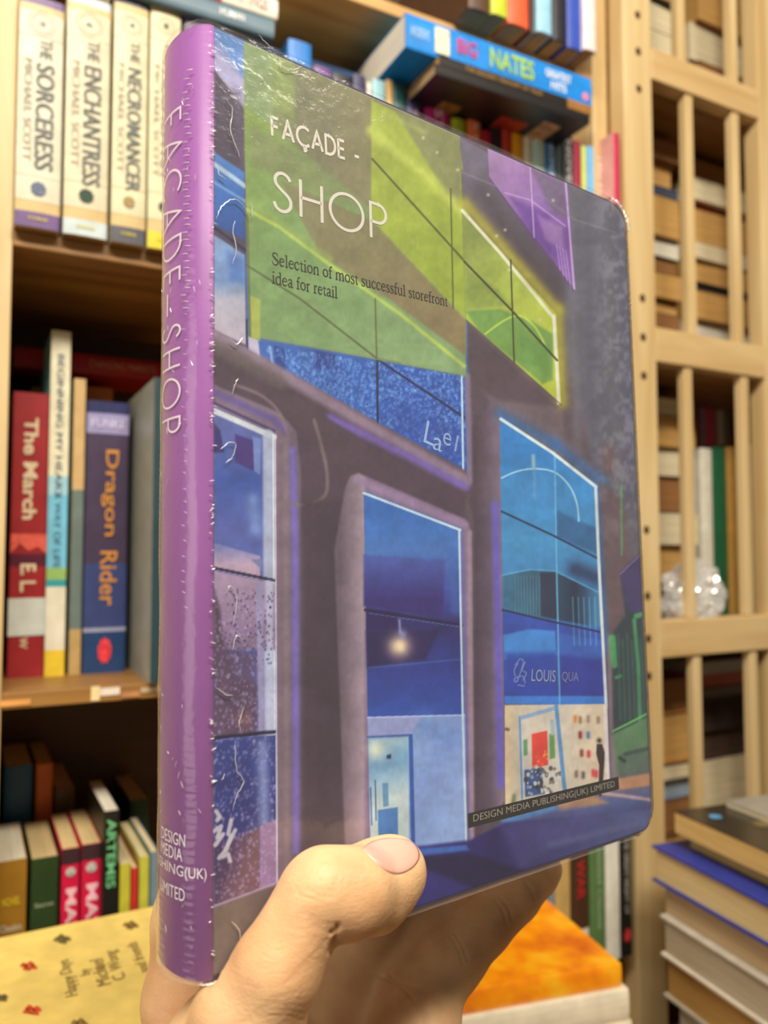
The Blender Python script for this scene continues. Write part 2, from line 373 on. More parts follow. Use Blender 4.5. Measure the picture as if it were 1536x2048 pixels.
lie('cream booklet lying flat on the bright blue comic book', fr(1040, 110, -0.03)[0], fr(1150, 150, -0.03)[0], -0.02, zN + 0.0345, 0.006, 0.12, (215, 195, 150))
aB0 = fr(880, 130, -0.05)[0]; aB1 = fr(1182, 220, -0.05)[0]
lie('black paperback with gold lettering lying below the bright blue book', aB0, aB1, -0.05, zN - 0.0115, 0.011, 0.115, (28, 22, 20), pages=(196, 150, 86), bands=((0, 0.17, (150, 105, 50)),),
    bul=0.05, texts=(('THE GOLDEN TREASURY OF TALES', 0.60, 0.5, 0.5, 0.4, (170, 130, 60), 0.0),))
def under_print(e, t, d, h, bu):
    for (y0, y1, z0, z1, c) in ((0.25, 0.6, 0.30, 0.48, (140, 45, 30)), (0.15, 0.45, 0.12, 0.24, (165, 130, 90)), (0.3, 0.6, 0.72, 0.84, (130, 95, 45))):
        V, Fc = boxes([(-0.0003, 0.0003, y0 * d, y1 * d, z0 * h, z1 * h)])
        link_mesh('cover_picture', V, Fc, mat(c, 0.4, 0.5, 90, name='cover_picture_ink'), e)
lie('black paperback, lowest of the flat pile, with red pictures underneath', aB0 - 0.006, aB1 - 0.004, -0.052, zN - 0.0225, 0.0105, 0.12, (24, 20, 22), pages=(170, 140, 100), extra=under_print, bul=0.05)

# ------------------------------------------------------------------ second shelf
CURG = 'books on the middle shelf'
Z2 = -0.107; RR = 0.075
def march(e, t, d, h, bu):
    V, Fc = boxes([(-0.0006, t + 0.0006, -0.0011, 0.01, 0.145 * h, 0.275 * h)])
    link_mesh('shelf_sticker', V, Fc, mat((205, 212, 205), 0.6, name='sticker_paper'), e)
    V = []; 
    pts = [(0, 0.43), (0, 0.50), (1, 0.50), (1, 0.43), (0.75, 0.455), (0.5, 0.44), (0.25, 0.465)]
    link_mesh('red_print', [(x * t, -0.0008, z * h) for x, z in pts], [[0, 6, 1], [6, 5, 1], [5, 2, 1], [5, 4, 2], [4, 3, 2]][::1], mat((222, 95, 80), 0.5, 0.25, 200, name='red_print_ink'), e)
stand('dark red hardback with a white sticker, leftmost on the middle shelf', 22, 95, 785, Z2, (158, 42, 46), r=RR, d=0.15, ymid=1050, hard=True, bul=0.02, extra=march, bands=((0.385, 0.43, (92, 32, 52)),),
      texts=(('The March', 0.73, 0.36, 0.5, 0.40, (226, 205, 170), 0.03), ('E. L. Doc', 0.285, 0.22, 0.5, 0.44, (226, 205, 170), 0.03), ('W', 0.12, 0.04, 0.42, 0.22, (226, 205, 170), 0.02)))
def fade(e, t, d, h, bu): pass
stand('tall slim white and sky blue book beside the dark red hardback', 96, 137, 661, Z2, (120, 195, 225), r=RR - 0.004, d=0.16, ymid=1000, bul=0.06,
      bands=((0.575, 1, (232, 228, 198)), (0.52, 0.575, (165, 212, 225)), (0.255, 0.275, (60, 160, 170)), (0.275, 0.31, (150, 190, 110)), (0.075, 0.255, (230, 226, 205)), (0, 0.075, (232, 200, 60))),
      texts=(('BEGINNING MY HEART', 0.72, 0.42, 0.5, 0.34, (95, 110, 130), 0.0), ('A WAY OF LIFE', 0.42, 0.22, 0.5, 0.34, (80, 120, 150), 0.0)))
stand('worn thin tan book with a torn blue lower spine', 143, 168, 757, Z2, (205, 172, 120), r=RR, d=0.14, ymid=1050, bul=0.08, bands=((0.0, 0.15, (190, 160, 105)), (0.15, 0.62, (110, 125, 120))))
stand('thick worn dark blue paperback with orange lettering', 170, 256, 803, Z2, (58, 70, 120), r=RR - 0.004, d=0.13, ymid=1080, bul=0.05,
      bands=((0.88, 0.955, (150, 145, 190)), (0.40, 0.88, (70, 58, 84)), (0.955, 1, (40, 45, 90)), (0.15, 0.165, (150, 155, 180)), (0, 0.15, (38, 66, 112))),
      texts=(('FUNKE', 0.918, 0.8, 0.5, 0.032, (210, 205, 235), 0.01, True), ('Dragon', 0.66, 0.32, 0.56, 0.40, (205, 140, 60), 0.01), ('Rider', 0.345, 0.20, 0.56, 0.40, (205, 140, 60), 0.01)),
      extra=lambda e, t, d, h, bu: emblem((225, 60, 70), 0.082, 0.16, 1.9, 'red_badge')(e, t, d, h, bu))
stand('large grey hardback pulled forward beside the purple spine', 305, 327, 755, Z2, (150, 152, 140), r=-0.01, d=0.16, ymid=1050, hard=True, bul=0.04, bands=((0, 1, (42, 66, 74)),))
for lb, x0, x1, yt, c, rr in (('brown book in the dark back row of the middle shelf', 60, 100, 775, (150, 100, 40), 0.16), ('amber book in the back row behind the blue paperback', 165, 225, 775, (190, 110, 40), 0.17),
                        ('black book in the back row of the middle shelf', 105, 160, 790, (40, 36, 34), 0.165)):
    stand(lb, x0, x1, yt, Z2, c, r=rr - 0.05 + 0.06, d=0.08, ymid=900)
ar0 = fr(28, 720, 0.16)[0]; ar1 = fr(350, 760, 0.16)[0]; zr = fr(150, 745, 0.16)[1]
lie('red book lying on the back row of the middle shelf', ar0, ar1, 0.155, zr, 0.019, 0.085, (168, 34, 36), texts=(('CHANGING MARKETS', 0.35, 0.42, 0.5, 0.4, (215, 150, 110), 0.0),))
for k_, (x0, x1, y0, y1, c) in enumerate(((0, 62, 1398, 1414, (222, 160, 92)), (182, 200, 1372, 1402, (235, 215, 160)), (200, 240, 1374, 1392, (228, 216, 205)), (243, 280, 1382, 1396, (180, 130, 90)), (282, 330, 1372, 1386, (190, 170, 140)))):
    a0_, z0_ = fr(x0, y1, -0.001); a1_, z1_ = fr(x1, y0, -0.001)
    nm = ['orange strip of tape at the left of the shelf edge', 'narrow pale yellow label on the shelf edge', 'white label on the edge of the middle shelf', 'brown tape piece on the shelf edge beside the white label', 'grey tape strip on the shelf edge next to the held book'][k_]
    tag(link_mesh('shelf_label', *boxes([(a0_, a1_, -0.0012, -0.0002, min(z0_, z1_), max(z0_, z1_))]), mat(c, 0.35, name='label_plastic'), mw=UWZ), nm, 'label')

# ------------------------------------------------------------------ lower shelf, left
CURG = 'books on the lower shelf'
Z3 = -0.43
def gold_badge(e, t, d, h, bu): emblem((200, 60, 45), 0.5, 0.33, 1.3, 'red_badge')(e, t, d, h, bu)
R3 = [('gold brown book with a red oval badge at the far left', -8, 55, 1722, (160, 118, 40), dict(extra=gold_badge, pages=(232, 224, 200), texts=(('NOVEL', 0.83, 0.6, 0.5, 0.035, (222, 200, 50), 0.02, True), ('Classics', 0.72, 0.7, 0.5, 0.03, (220, 210, 190), 0.01, True)))),
      ('dark green book with yellow lettering on the lower shelf', 62, 118, 1716, (44, 66, 34), dict(pages=(205, 180, 130), texts=(('Secret', 0.80, 0.7, 0.5, 0.02, (160, 170, 140), 0.01, True), ('WILD', 0.62, 0.6, 0.5, 0.04, (190, 210, 30), 0.03, True)))),
      ('pink red mathematics book, left of the two alike', 123, 160, 1697, (208, 30, 70), dict(pages=(222, 196, 140), bands=((0.93, 1, (60, 40, 45)),), texts=(('MATHS', 0.66, 0.34, 0.55, 0.6, (240, 190, 200), 0.03),), extra=lambda e, t, d, h, bu: emblem((190, 185, 180), 0.90, 0.28, 1.0, 'round_badge')(e, t, d, h, bu))),
      ('pink red mathematics book, right of the two alike', 163, 203, 1688, (208, 30, 70), dict(pages=(222, 196, 140), bands=((0.93, 1, (60, 40, 45)),), texts=(('MATHS', 0.66, 0.34, 0.55, 0.6, (240, 190, 200), 0.03),), extra=lambda e, t, d, h, bu: emblem((190, 185, 180), 0.90, 0.28, 1.0, 'round_badge')(e, t, d, h, bu))),
      ('tall black book with green lettering on the lower shelf', 206, 238, 1622, (26, 26, 24), dict(pages=(228, 222, 205), texts=(('ARTEMIS', 0.84, 0.26, 0.5, 0.6, (110, 190, 130), 0.02),))),
      ('yellow green book beside the tall black one', 240, 262, 1728, (190, 185, 60), {}),
      ('thin red book between yellow green and lime ones', 263, 277, 1736, (190, 50, 45), {}),
      ('lime yellow book beside the thin red one', 279, 299, 1714, (190, 190, 70), {}),
      ('grey blue book beside the held book spine', 301, 318, 1704, (110, 135, 150), {})]
for i, (lb, x0, x1, yt, c, kw) in enumerate(R3):
    stand(lb, x0, x1, yt, Z3, c, r=0.03 if i < 4 else 0.02, d=0.10, ymid=1760, bul=0.05, **kw)
for lb, x0, x1, yt, c in (('dark blue book standing in the shadowed back row', 8, 66, 1532, (40, 95, 140)), ('orange book standing in the shadowed back row', 72, 106, 1528, (210, 110, 50)),
                          ('brown book standing in the shadowed back row', 110, 150, 1575, (90, 66, 46)), ('dark green book leaning in the shadowed back row', 262, 300, 1600, (44, 80, 62))):
    stand(lb, x0, x1, yt, Z3, c, r=0.145, d=0.10, ymid=1580)
# ------------------------------------------------------------------ lower shelf, right of the held book
def green_spot(e, t, d, h, bu): emblem((40, 150, 70), 0.12, 0.22, 1.0, 'green_sticker')(e, t, d, h, bu)
for lb, x0, x1, yt, c, kw in (('thin blue grey book below the held book', 1098, 1109, 1660, (120, 140, 165), {}),
        ('crimson book below the right end of the held book', 1082, 1096, 1660, (150, 30, 50), {}),
        ('tan book under the pointing little finger', 1111, 1142, 1640, (192, 160, 100), {}),
        ('brown book with red lettering beneath the held book', 1144, 1179, 1640, (72, 48, 34), dict(texts=(('THE WAR', 0.72, 0.5, 0.5, 0.45, (180, 40, 40), 0.02),), bands=((0, 0.27, (215, 212, 200)),), extra=green_spot)),
        ('green book with grey lettering beside the white spine', 1181, 1211, 1640, (88, 122, 72), dict(texts=(('Selected Classics', 0.55, 0.6, 0.6, 0.3, (170, 190, 160), 0.0),))),
        ('wide white spined book on the lower shelf', 1213, 1241, 1630, (226, 226, 214), {}),
        ('black book with white lettering next to the tall post', 1243, 1264, 1650, (30, 30, 28), dict(texts=(('THE GREAT NIGHT OF', 0.62, 0.6, 0.5, 0.4, (190, 190, 180), 0.0),), extra=lambda e, t, d, h, bu: emblem((205, 60, 60), 0.16, 0.35, 1.4, 'red_badge')(e, t, d, h, bu)))):
    stand(lb, x0, x1, yt, Z3 + 0.0, c, r=-0.03, d=0.15, ymid=1780, bul=0.05, **kw)

# ------------------------------------------------------------------ slatted bookcase contents
CURG = 'books behind the slats'
zr1 = [r[0] + 0.012 for r in rails]   # shelf tops (bottom..top): 0 lowest
def cell_stack(zb, px0, px1, r, layers, tag_, py=400, fill=0.305):
    z = zb + 0.0003; tot = sum(l[0] for l in layers); kk = fill / tot
    for i, (th, c, pg, dx, nm) in enumerate(layers):
        a0 = fr(px0, py, r)[0]; a1 = fr(px1, py, r)[0]
        th = th * kk
        lie(nm + ' ' + tag_, a0 + dx * 0.004, a1 + dx * 0.004, r + 0.004 * (i % 3), z, th, 0.12, c, spine_out=False, tilt=0.0 if i % 2 else 0.03, pages=pg, hard=(i % 4 == 0))
        z += th + 0.0006
CR = (226, 214, 178); TN = (200, 156, 88); WH = (228, 224, 208); BR = (150, 104, 58)
# under the top rail: shelf of rail[4]? rails sorted low..high: [1800],[1241],[655],[97],[-430]
A_ = lambda n: zr1[n]
cell_stack(A_(3), 1303, 1362, 0.05, [(0.022, (70, 50, 40), TN, 0, 'tan paged book at the bottom,'), (0.013, (40, 34, 32), CR, 0, 'cream paged dark book, second up,'), (0.012, (50, 40, 30), CR, 0, 'cream paged slim book, third up,'), (0.02, (40, 34, 28), TN, 0, 'tan paged book, fourth up,'), (0.02, (200, 190, 170), CR, 0, 'cream paged pale book, fifth up,')], 'in the topmost left stack behind slats', 60)
cell_stack(A_(3), 1398, 1520, 0.06, [(0.016, (80, 50, 30), TN, 0, 'tan paged book at the bottom,'), (0.018, (110, 62, 30), BR, 1, 'brown paged book, second up,'), (0.016, (210, 200, 180), CR, -2, 'cream paged book, third up,'), (0.02, (150, 96, 50), TN, 0, 'tan paged thick book, fourth up,'), (0.02, (60, 36, 24), BR, 1, 'brown paged book, fifth up,')], 'in the topmost right stack behind slats', 60)
cell_stack(A_(2), 1303, 1362, 0.05, [(0.022, (110, 70, 40), BR, 0, 'brown paged book at the bottom,'), (0.03, (60, 40, 30), BR, 0, 'dark thick brown book, second up,'), (0.012, (30, 26, 26), TN, 0, 'slim black book, third up,'), (0.022, (140, 96, 50), TN, 0, 'tan paged book, fourth up,'), (0.016, (40, 34, 30), BR, 0, 'dark brown book, fifth up,'), (0.016, (236, 232, 216), WH, 1, 'white book, sixth up,'), (0.036, (120, 84, 40), TN, 0, 'thick tan book, seventh up,'), (0.01, (44, 60, 84), (60, 70, 90), 0, 'slim navy book, eighth up,'), (0.022, (150, 112, 70), TN, 0, 'tan paged book, ninth up,'), (0.018, (110, 70, 40), BR, 0, 'brown book, topmost,')], 'in the left stack of the second slatted cell', 450)
cell_stack(A_(2), 1378, 1520, 0.06, [(0.02, (170, 130, 80), TN, 0, 'tan book at the bottom,'), (0.016, (130, 90, 50), BR, 0, 'brown book, second up,'), (0.018, (225, 220, 205), WH, 0, 'white paged book, third up,'), (0.026, (150, 110, 60), TN, 1, 'thick tan book, fourth up,'), (0.009, (26, 22, 22), (40, 32, 30), 0, 'slim black book, fifth up,'), (0.02, (170, 130, 80), TN, 0, 'tan paged book, sixth up,'), (0.014, (222, 216, 196), CR, 0, 'cream paged book, seventh up,'), (0.032, (150, 100, 50), TN, 1, 'thick honey paged book, eighth up,'), (0.006, (160, 50, 36), (150, 60, 40), 0, 'thin red book, ninth up,'), (0.02, (214, 206, 184), CR, 0, 'cream book, tenth up,'), (0.02, (60, 40, 28), BR, -1, 'dark brown book, topmost,')], 'in the right stack of the second slatted cell', 450)
cell_stack(A_(1), 1310, 1398, 0.05, [(0.02, (160, 120, 70), TN, 0, 'tan book at the bottom,'), (0.014, (34, 28, 26), (60, 40, 30), 0, 'black book, second up,'), (0.024, (140, 100, 60), TN, 0, 'tan paged book, third up,'), (0.02, (226, 216, 196), CR, 0, 'cream paged book, fourth up,'), (0.024, (90, 60, 40), BR, 0, 'brown paged book, fifth up,'), (0.018, (226, 216, 180), CR, 0, 'cream paged book, sixth up,'), (0.02, (150, 110, 50), TN, 0, 'honey paged book, seventh up,'), (0.012, (30, 26, 26), CR, 0, 'slim black book with cream pages, topmost,')], 'in the left stack of the third slatted cell', 1050)
for lb, x0, x1, yt, c, rr in (('bright white book in front row of the third slatted cell', 1404, 1428, 897, (222, 220, 205), 0.055),
        ('green book in front row of the third slatted cell', 1430, 1456, 895, (36, 104, 68), 0.055), ('honey coloured book beside the green one behind slats', 1458, 1482, 895, (196, 152, 78), 0.055),
        ('brown book next to the honey coloured one behind slats', 1484, 1496, 885, (150, 100, 50), 0.055), ('cream book with grey lettering at the right behind slats', 1498, 1526, 890, (214, 200, 168), 0.05)):
    stand(lb, x0, x1, yt, A_(1), c, r=rr, d=0.1, ymid=1000, texts=(('COLLECTION', 0.6, 0.6, 0.5, 0.4, (150, 150, 150), 0.0),) if 'grey lettering' in lb else ())
for lb, x0, x1, yt, c, ln in (('rust brown book rising behind the white one', 1386, 1399, 795, (140, 60, 34), 0), ('lilac book rising behind slats beside the pink one', 1401, 1412, 790, (150, 135, 170), 0),
        ('pink book rising behind the green one', 1413, 1431, 788, (205, 80, 125), 0), ('tilted white book between pink and grey ones', 1437, 1449, 780, (222, 205, 190), 0.0),
        ('grey book rising behind the honey coloured one', 1451, 1470, 778, (120, 130, 132), 0), ('dark red book at the right behind slats', 1490, 1504, 765, (150, 36, 62), 0), ('salmon book at the far right behind slats', 1505, 1522, 760, (200, 110, 90), 0)):
    stand(lb, x0, x1, yt, A_(1), c, r=0.160, d=0.1, ymid=840, k=1.7)
# fourth cell
for lb, x0, x1, yt, c in (('orange red book in the back of the fourth slatted cell', 1408, 1422, 1290, (200, 70, 40)), ('white book in the back of the fourth slatted cell', 1424, 1434, 1290, (225, 205, 200)),
        ('pale pink book in the back of the fourth slatted cell', 1436, 1450, 1290, (220, 180, 185)), ('black book in the back of the fourth slatted cell', 1452, 1464, 1290, (36, 30, 30)),
        ('tan book in the back of the fourth slatted cell', 1466, 1474, 1290, (210, 160, 90)), ('coral book in the back of the fourth slatted cell', 1476, 1488, 1290, (225, 100, 85)),
        ('dark green book at the right of the fourth slatted cell', 1504, 1514, 1290, (50, 60, 44)), ('grey green book at far right of the fourth slatted cell', 1515, 1527, 1290, (130, 150, 130))):
    stand(lb, x0, x1, yt, A_(0), c, r=0.30, d=0.12, ymid=1330)
cell_stack(A_(0), 1400, 1530, 0.07, [(0.05, (170, 130, 80), TN, 0, 'thick tan book at the bottom,'), (0.05, (214, 200, 170), CR, 0, 'thick cream paged book, second up,'), (0.03, (60, 40, 32), (70, 50, 40), 1, 'dark brown book, third up,'), (0.03, (40, 28, 24), (50, 34, 28), 0, 'thick black book, fourth up,'),
    (0.012, (110, 100, 96), (150, 140, 130), 0, 'grey book, fifth up,'), (0.014, (190, 70, 66), (205, 120, 110), 0, 'slim red book, sixth up,'), (0.012, (210, 214, 208), (210, 214, 208), 0, 'slim white book, topmost,')], 'in the right stack of the fourth slatted cell', 1450, 0.262)
cell_stack(A_(0), 1318, 1392, 0.04, [(0.05, (120, 84, 50), TN, 0, 'thick tan book at the bottom,'), (0.03, (110, 70, 36), BR, 0, 'brown book, second up,'), (0.02, (120, 150, 180), (150, 170, 190), 1, 'pale blue book, third up,'), (0.014, (60, 60, 66), CR, 0, 'cream paged slim book, fourth up,'), (0.05, (180, 124, 58), TN, 1, 'honey brown boxed book, fifth up,'), (0.03, (130, 66, 36), BR, 0, 'rust brown book, topmost,')], 'in the left stack of the fourth slatted cell', 1450, 0.25)
# crumpled plastic bag
pb = P(1400, 1158, 0.96)
bm = bmesh.new(); bmesh.ops.create_icosphere(bm, subdivisions=5, radius=1)
from mathutils import noise
for v in bm.verts:
    n_ = v.co.normalized(); s_ = 1 + 0.35 * noise.noise(n_ * 2.2) + 0.22 * abs(noise.noise(n_ * 5.5 + Vector((3, 1, 2)))) + 0.08 * noise.noise(n_ * 14)
    v.co = Vector((n_.x * 0.040 * s_, n_.y * 0.026 * s_, n_.z * 0.042 * s_))
me = bpy.data.meshes.new('plastic_bag'); bm.to_mesh(me); bm.free()
def film_mat(name, gl=0.10, rough=0.12, tint=(1, 1, 1), white=0.0, bump=0.0, bs=400):
    m = bpy.data.materials.new(name); m.use_nodes = True; nt = m.node_tree; nt.nodes.clear()
    out = nt.nodes.new('ShaderNodeOutputMaterial'); tr = nt.nodes.new('ShaderNodeBsdfTransparent'); g = nt.nodes.new('ShaderNodeBsdfGlossy')
    tr.inputs[0].default_value = tint + (1,); g.inputs['Roughness'].default_value = rough; g.inputs['Color'].default_value = (1, 1, 1, 1)
    mx = nt.nodes.new('ShaderNodeMixShader'); fz = nt.nodes.new('ShaderNodeLayerWeight'); fz.inputs[0].default_value = 0.5; pw = nt.nodes.new('ShaderNodeMath'); pw.operation = 'POWER'; pw.inputs[1].default_value = 5
    ma = nt.nodes.new('ShaderNodeMath'); ma.operation = 'MULTIPLY_ADD'; ma.inputs[1].default_value = 0.9; ma.inputs[2].default_value = gl
    nt.links.new(fz.outputs[1], pw.inputs[0]); nt.links.new(pw.outputs[0], ma.inputs[0]); nt.links.new(ma.outputs[0], mx.inputs[0])
    first = tr.outputs[0]
    if white:
        df = nt.nodes.new('ShaderNodeBsdfDiffuse'); df.inputs[0].default_value = (0.9, 0.9, 0.9, 1); m2 = nt.nodes.new('ShaderNodeMixShader'); m2.inputs[0].default_value = white
        nt.links.new(tr.outputs[0], m2.inputs[1]); nt.links.new(df.outputs[0], m2.inputs[2]); first = m2.outputs[0]
    nt.links.new(first, mx.inputs[1]); nt.links.new(g.outputs[0], mx.inputs[2]); nt.links.new(mx.outputs[0], out.inputs[0])
    if bump:
        tc = nt.nodes.new('ShaderNodeTexCoord'); n = nt.nodes.new('ShaderNodeTexNoise'); n.inputs['Scale'].default_value = bs; n.inputs['Detail'].default_value = 4
        bp = nt.nodes.new('ShaderNodeBump'); bp.inputs['Strength'].default_value = bump; bp.inputs['Distance'].default_value = 0.0006
        nt.links.new(tc.outputs['Object'], n.inputs['Vector']); nt.links.new(n.outputs['Fac'], bp.inputs['Height'])
        for nd in (g, fz): nt.links.new(bp.outputs['Normal'], nd.inputs['Normal'])
    return m
me.materials.append(film_mat('bag_film', 0.12, 0.08, (0.95, 0.94, 0.92), 0.38))
ob = bpy.data.objects.new('plastic_bag', me); S.collection.objects.link(ob); ob.matrix_world = frame(pb, U, W, Z)
aa, rr_ = (pb - P0).dot(U), (pb - P0).dot(W); ob.location = wp(aa, 0.004, zr1[1] + 0.052)
tag(ob, 'crumpled clear plastic bag behind the slats of the third cell', 'bag')

# ------------------------------------------------------------------ display table with piles of books in front
tb = empty('display_table', frame(wp(0, 0, -EYE), U, W, Z), 'low wooden display table under the flat piles of books', 'table')
zt_ = -0.52
part_box('table_top', (-0.35, 0.95, -0.62, -0.065, cz(zt_) - 0.025, cz(zt_)), HONEY, tb, 0.003)
for a_, r_ in ((-0.31, -0.58), (-0.31, -0.10), (0.91, -0.58), (0.91, -0.10)):
    part_box('leg', (a_ - 0.025, a_ + 0.025, r_ - 0.025, r_ + 0.025, 0, cz(zt_) - 0.025), HONEY, tb, 0.003)
def ground(px, py, z):                # pixel -> world on horizontal plane z (relative to the eye)
    d = ray(px, py); return CAM + d * (z / d.z)
def pile(corner, az, ln, dp, zt, items, prefix):
    """corner = far-left/near corner; long direction az, second direction az+90; items from the top: (thickness, colour, pages, label, inset, kwargs)"""
    e1 = Vector((math.sin(az), math.cos(az), 0)); e2 = Vector((-math.cos(az), math.sin(az), 0))
    z = zt + EYE
    for (th, c, pg, lb, (i1, i2), kw) in items:
        z -= th
        o_ = Vector((corner.x, corner.y, 0)) + e1 * i1 + e2 * i2 + Z * z
        # fore edge faces -e2 (near side): spine at far side
        if kw.get('spine_near'):
            k2 = {q: v for q, v in kw.items() if q != 'spine_near'}
            book(lb + prefix, o_ + e1 * ln, Z, e2, -e1, th, dp, ln, c, pages=pg, **k2)
        else:
            k2 = {q: v for q, v in kw.items() if q != 'spine_near'}
            book(lb + prefix, o_ + e2 * dp, Z, -e2, e1, th, dp, ln, c, pages=pg, **k2)
        z -= 0.0005
CURG = 'books in the pile at lower left'
# yellow book at lower left
zy = -0.265
Yc = [ground(-60, 1888, zy), ground(330, 1808, zy)]
azy = math.atan2((Yc[1] - Yc[0]).x, (Yc[1] - Yc[0]).y)
e1 = (Yc[1] - Yc[0]).normalized(); e2 = Vector((-e1.y, e1.x, 0))
Ly = 0.27; Dy = 0.19
Yo = Yc[1] + e1 * 0.02 - e1 * Ly - e2 * Dy
def yellow_print(e, t, d, h, bu):
    # local frame of this book: x up, y = -e2 or so; decals lie on x = t plane
    def spot(px, py, pts, c, nm):
        V = []; 
        for dx, dy in pts:
            w_ = e.matrix_world.inverted() @ ground(px + dx, py + dy, zy + 0.0004); V.append((t + 0.0004, w_.y, w_.z))
        link_mesh(nm, V, [list(range(len(V)))], mat(c, 0.5, 0.3, 200, name='doodle_ink'), e)
    for (px, py, s, c) in ((125, 1838 + 40, 1.0, (110, 100, 60)), (262, 1850, 0.9, (140, 110, 60)), (58, 1932, 1.0, (200, 80, 45)), (65, 2020, 1.1, (205, 75, 45)), (160, 2046, 1.0, (150, 120, 60)), (2, 1995, 0.9, (110, 95, 60)), (200, 1935, 0.6, (190, 150, 70))):
        for q in range(4):
            an = q * 1.57 + 0.5 + px; cx = math.cos(an) * 10 * s; cy = math.sin(an) * 5 * s
            spot(px + cx, py + cy, [(math.cos(6.283 * i / 7) * (7 + 4 * (i % 2)) * s, math.sin(6.283 * i / 7) * (4 + 2 * (i % 2)) * s) for i in range(7)], c, 'printed_doodle')
    for (s, px, py, sc, rot) in (('Happy Days', 138, 1955, 0.010, 0), ('by', 172, 1945, 0.009, 0), ('Michael', 200, 1945, 0.012, 0), ('C. Wong', 232, 1930, 0.011, 0), ('and friends', 275, 1915, 0.010, 0)):
        Vt, Ft, sz = text_mesh(s, 0.0)
        c0 = e.matrix_world.inverted() @ ground(px, py, zy)
        V = [(t + 0.0005, c0.y + (x - sz[0] / 2) * sc, c0.z + (y - sz[1] / 2) * sc) for x, y in Vt]
        link_mesh('cover_lettering', V, Ft, mat((135, 115, 70), 0.6, name='brown_ink'), e)
z = zy + EYE; items = [(0.024, (246, 218, 124), (205, 80, 60), 'large yellow picture book with small red and brown doodles, topmost lower left', (0, 0)),
                 (0.045, (190, 60, 40), CR, 'red book directly under the large yellow picture book', (0.003, -0.002)), (0.06, (90, 110, 140), CR, 'blue book in the pile under the yellow picture book', (-0.004, 0.003)),
                 (0.06, (160, 140, 100), CR, 'tan book in the pile under the yellow picture book', (0.002, 0)), (0.0635, (80, 90, 70), CR, 'olive book lowest in the pile under the yellow picture book', (0, 0))]
for i, (th, c, pg, lb, (i1, i2)) in enumerate(items):
    z -= th
    o_ = Vector((Yo.x, Yo.y, z)) + e1 * i1 + e2 * i2
    book(lb, o_ + e1 * Ly, Z, e2, -e1, th, Dy, Ly, c, pages=pg, extra=yellow_print if i == 0 else None, bul=0.05, k=0.95 if i == 0 else 1, hard=(i == 0))
    z -= 0.0004
CURG = 'books in the pile under the orange book'
# orange book at lower right
zo = -0.33
c1 = ground(1243, 1928, zo); c0 = ground(880, 1990, zo); c2 = ground(1055, 1785, zo)
f1 = (c1 - c0).normalized(); f2 = Vector((-f1.y, f1.x, 0)); Lo = 0.215; Do = 0.20
Oo = c1 - f1 * Lo
def om():
    m = bpy.data.materials.new('orange_print'); m.use_nodes = True; nt = m.node_tree; b = nt.nodes['Principled BSDF']; b.inputs['Roughness'].default_value = 0.35
    tc = nt.nodes.new('ShaderNodeTexCoord'); n = nt.nodes.new('ShaderNodeTexNoise'); n.inputs['Scale'].default_value = 26; n.inputs['Detail'].default_value = 6
    nt.links.new(tc.outputs['Object'], n.inputs['Vector']); r = nt.nodes.new('ShaderNodeValToRGB'); cr = r.color_ramp
    cr.elements[0].position = 0.30; cr.elements[0].color = L3((248, 205, 40)) + (1,); cr.elements[1].position = 0.72; cr.elements[1].color = L3((205, 90, 20)) + (1,)
    q = cr.elements.new(0.5); q.color = L3((244, 150, 12)) + (1,); nt.links.new(n.outputs['Fac'], r.inputs['Fac']); nt.links.new(r.outputs['Color'], b.inputs['Base Color']); return m
OM = om()
z = zo + EYE
for i, (th, c, pg, lb, (i1, i2)) in enumerate([(0.018, (240, 140, 20), TN, 'large orange picture book with yellow and red clouds, topmost of its pile', (0, 0)), (0.024, (228, 220, 196), (222, 208, 176), 'cream book directly under the large orange picture book', (0.004, -0.004)),
        (0.04, (218, 208, 180), CR, 'worn pale book second under the orange picture book', (0.006, -0.006)), (0.05, (70, 60, 56), CR, 'dark book third under the orange picture book', (0, 0)), (0.055, (150, 120, 90), CR, 'brown book lowest under the orange picture book', (0, 0))]):
    z -= th
    o_ = Vector((Oo.x, Oo.y, z)) + f1 * i1 + f2 * i2
    e = book(lb, o_ + f1 * Lo, Z, f2, -f1, th, Do, Lo, c, pages=pg, bul=0.08, hard=(i == 1))
    if i == 0:
        for ch in S.objects:
            if ch.parent == e and ch.name.startswith('cover'): ch.data.materials[0] = OM
    z -= 0.0004
# pile at lower right, fore edges towards the left
CURG = 'books in the lower right pile'
azs = math.radians(-20.4)
g1 = -Vector((math.sin(azs), math.cos(azs), 0)); g2 = Vector((-g1.y, g1.x, 0))   # g1 runs towards the viewer, g2 to the right
zs_ = -0.287
k0 = ground(1303, 1690, zs_)
def gp(off1, off2, z): return Vector((k0.x, k0.y, z)) + g1 * off1 + g2 * off2
zz = zs_ + EYE
PL = [(0.006, (46, 40, 36), None, None), ]
def flat(lb, zt, th, c, pg, o1, o2, ln, dp, **kw):
    # spine on the far right (+g2 side), fore edge towards the left
    o_ = gp(o1, o2 + dp, zt - th)
    return book(lb, o_, Z, -g2, g1, th, dp, ln, c, pages=pg, **kw)
zt0 = zs_ + EYE
flat('royal blue hardback, second book of the lower right pile', zt0, 0.034, (52, 62, 150), (232, 208, 150), 0, 0, 0.235, 0.16, hard=True)
flat('grey covered book with tan pages, topmost but one of the lower right pile', zt0 + 0.0125, 0.012, (200, 180, 130), (222, 190, 120), 0.02, 0.03, 0.22, 0.13)
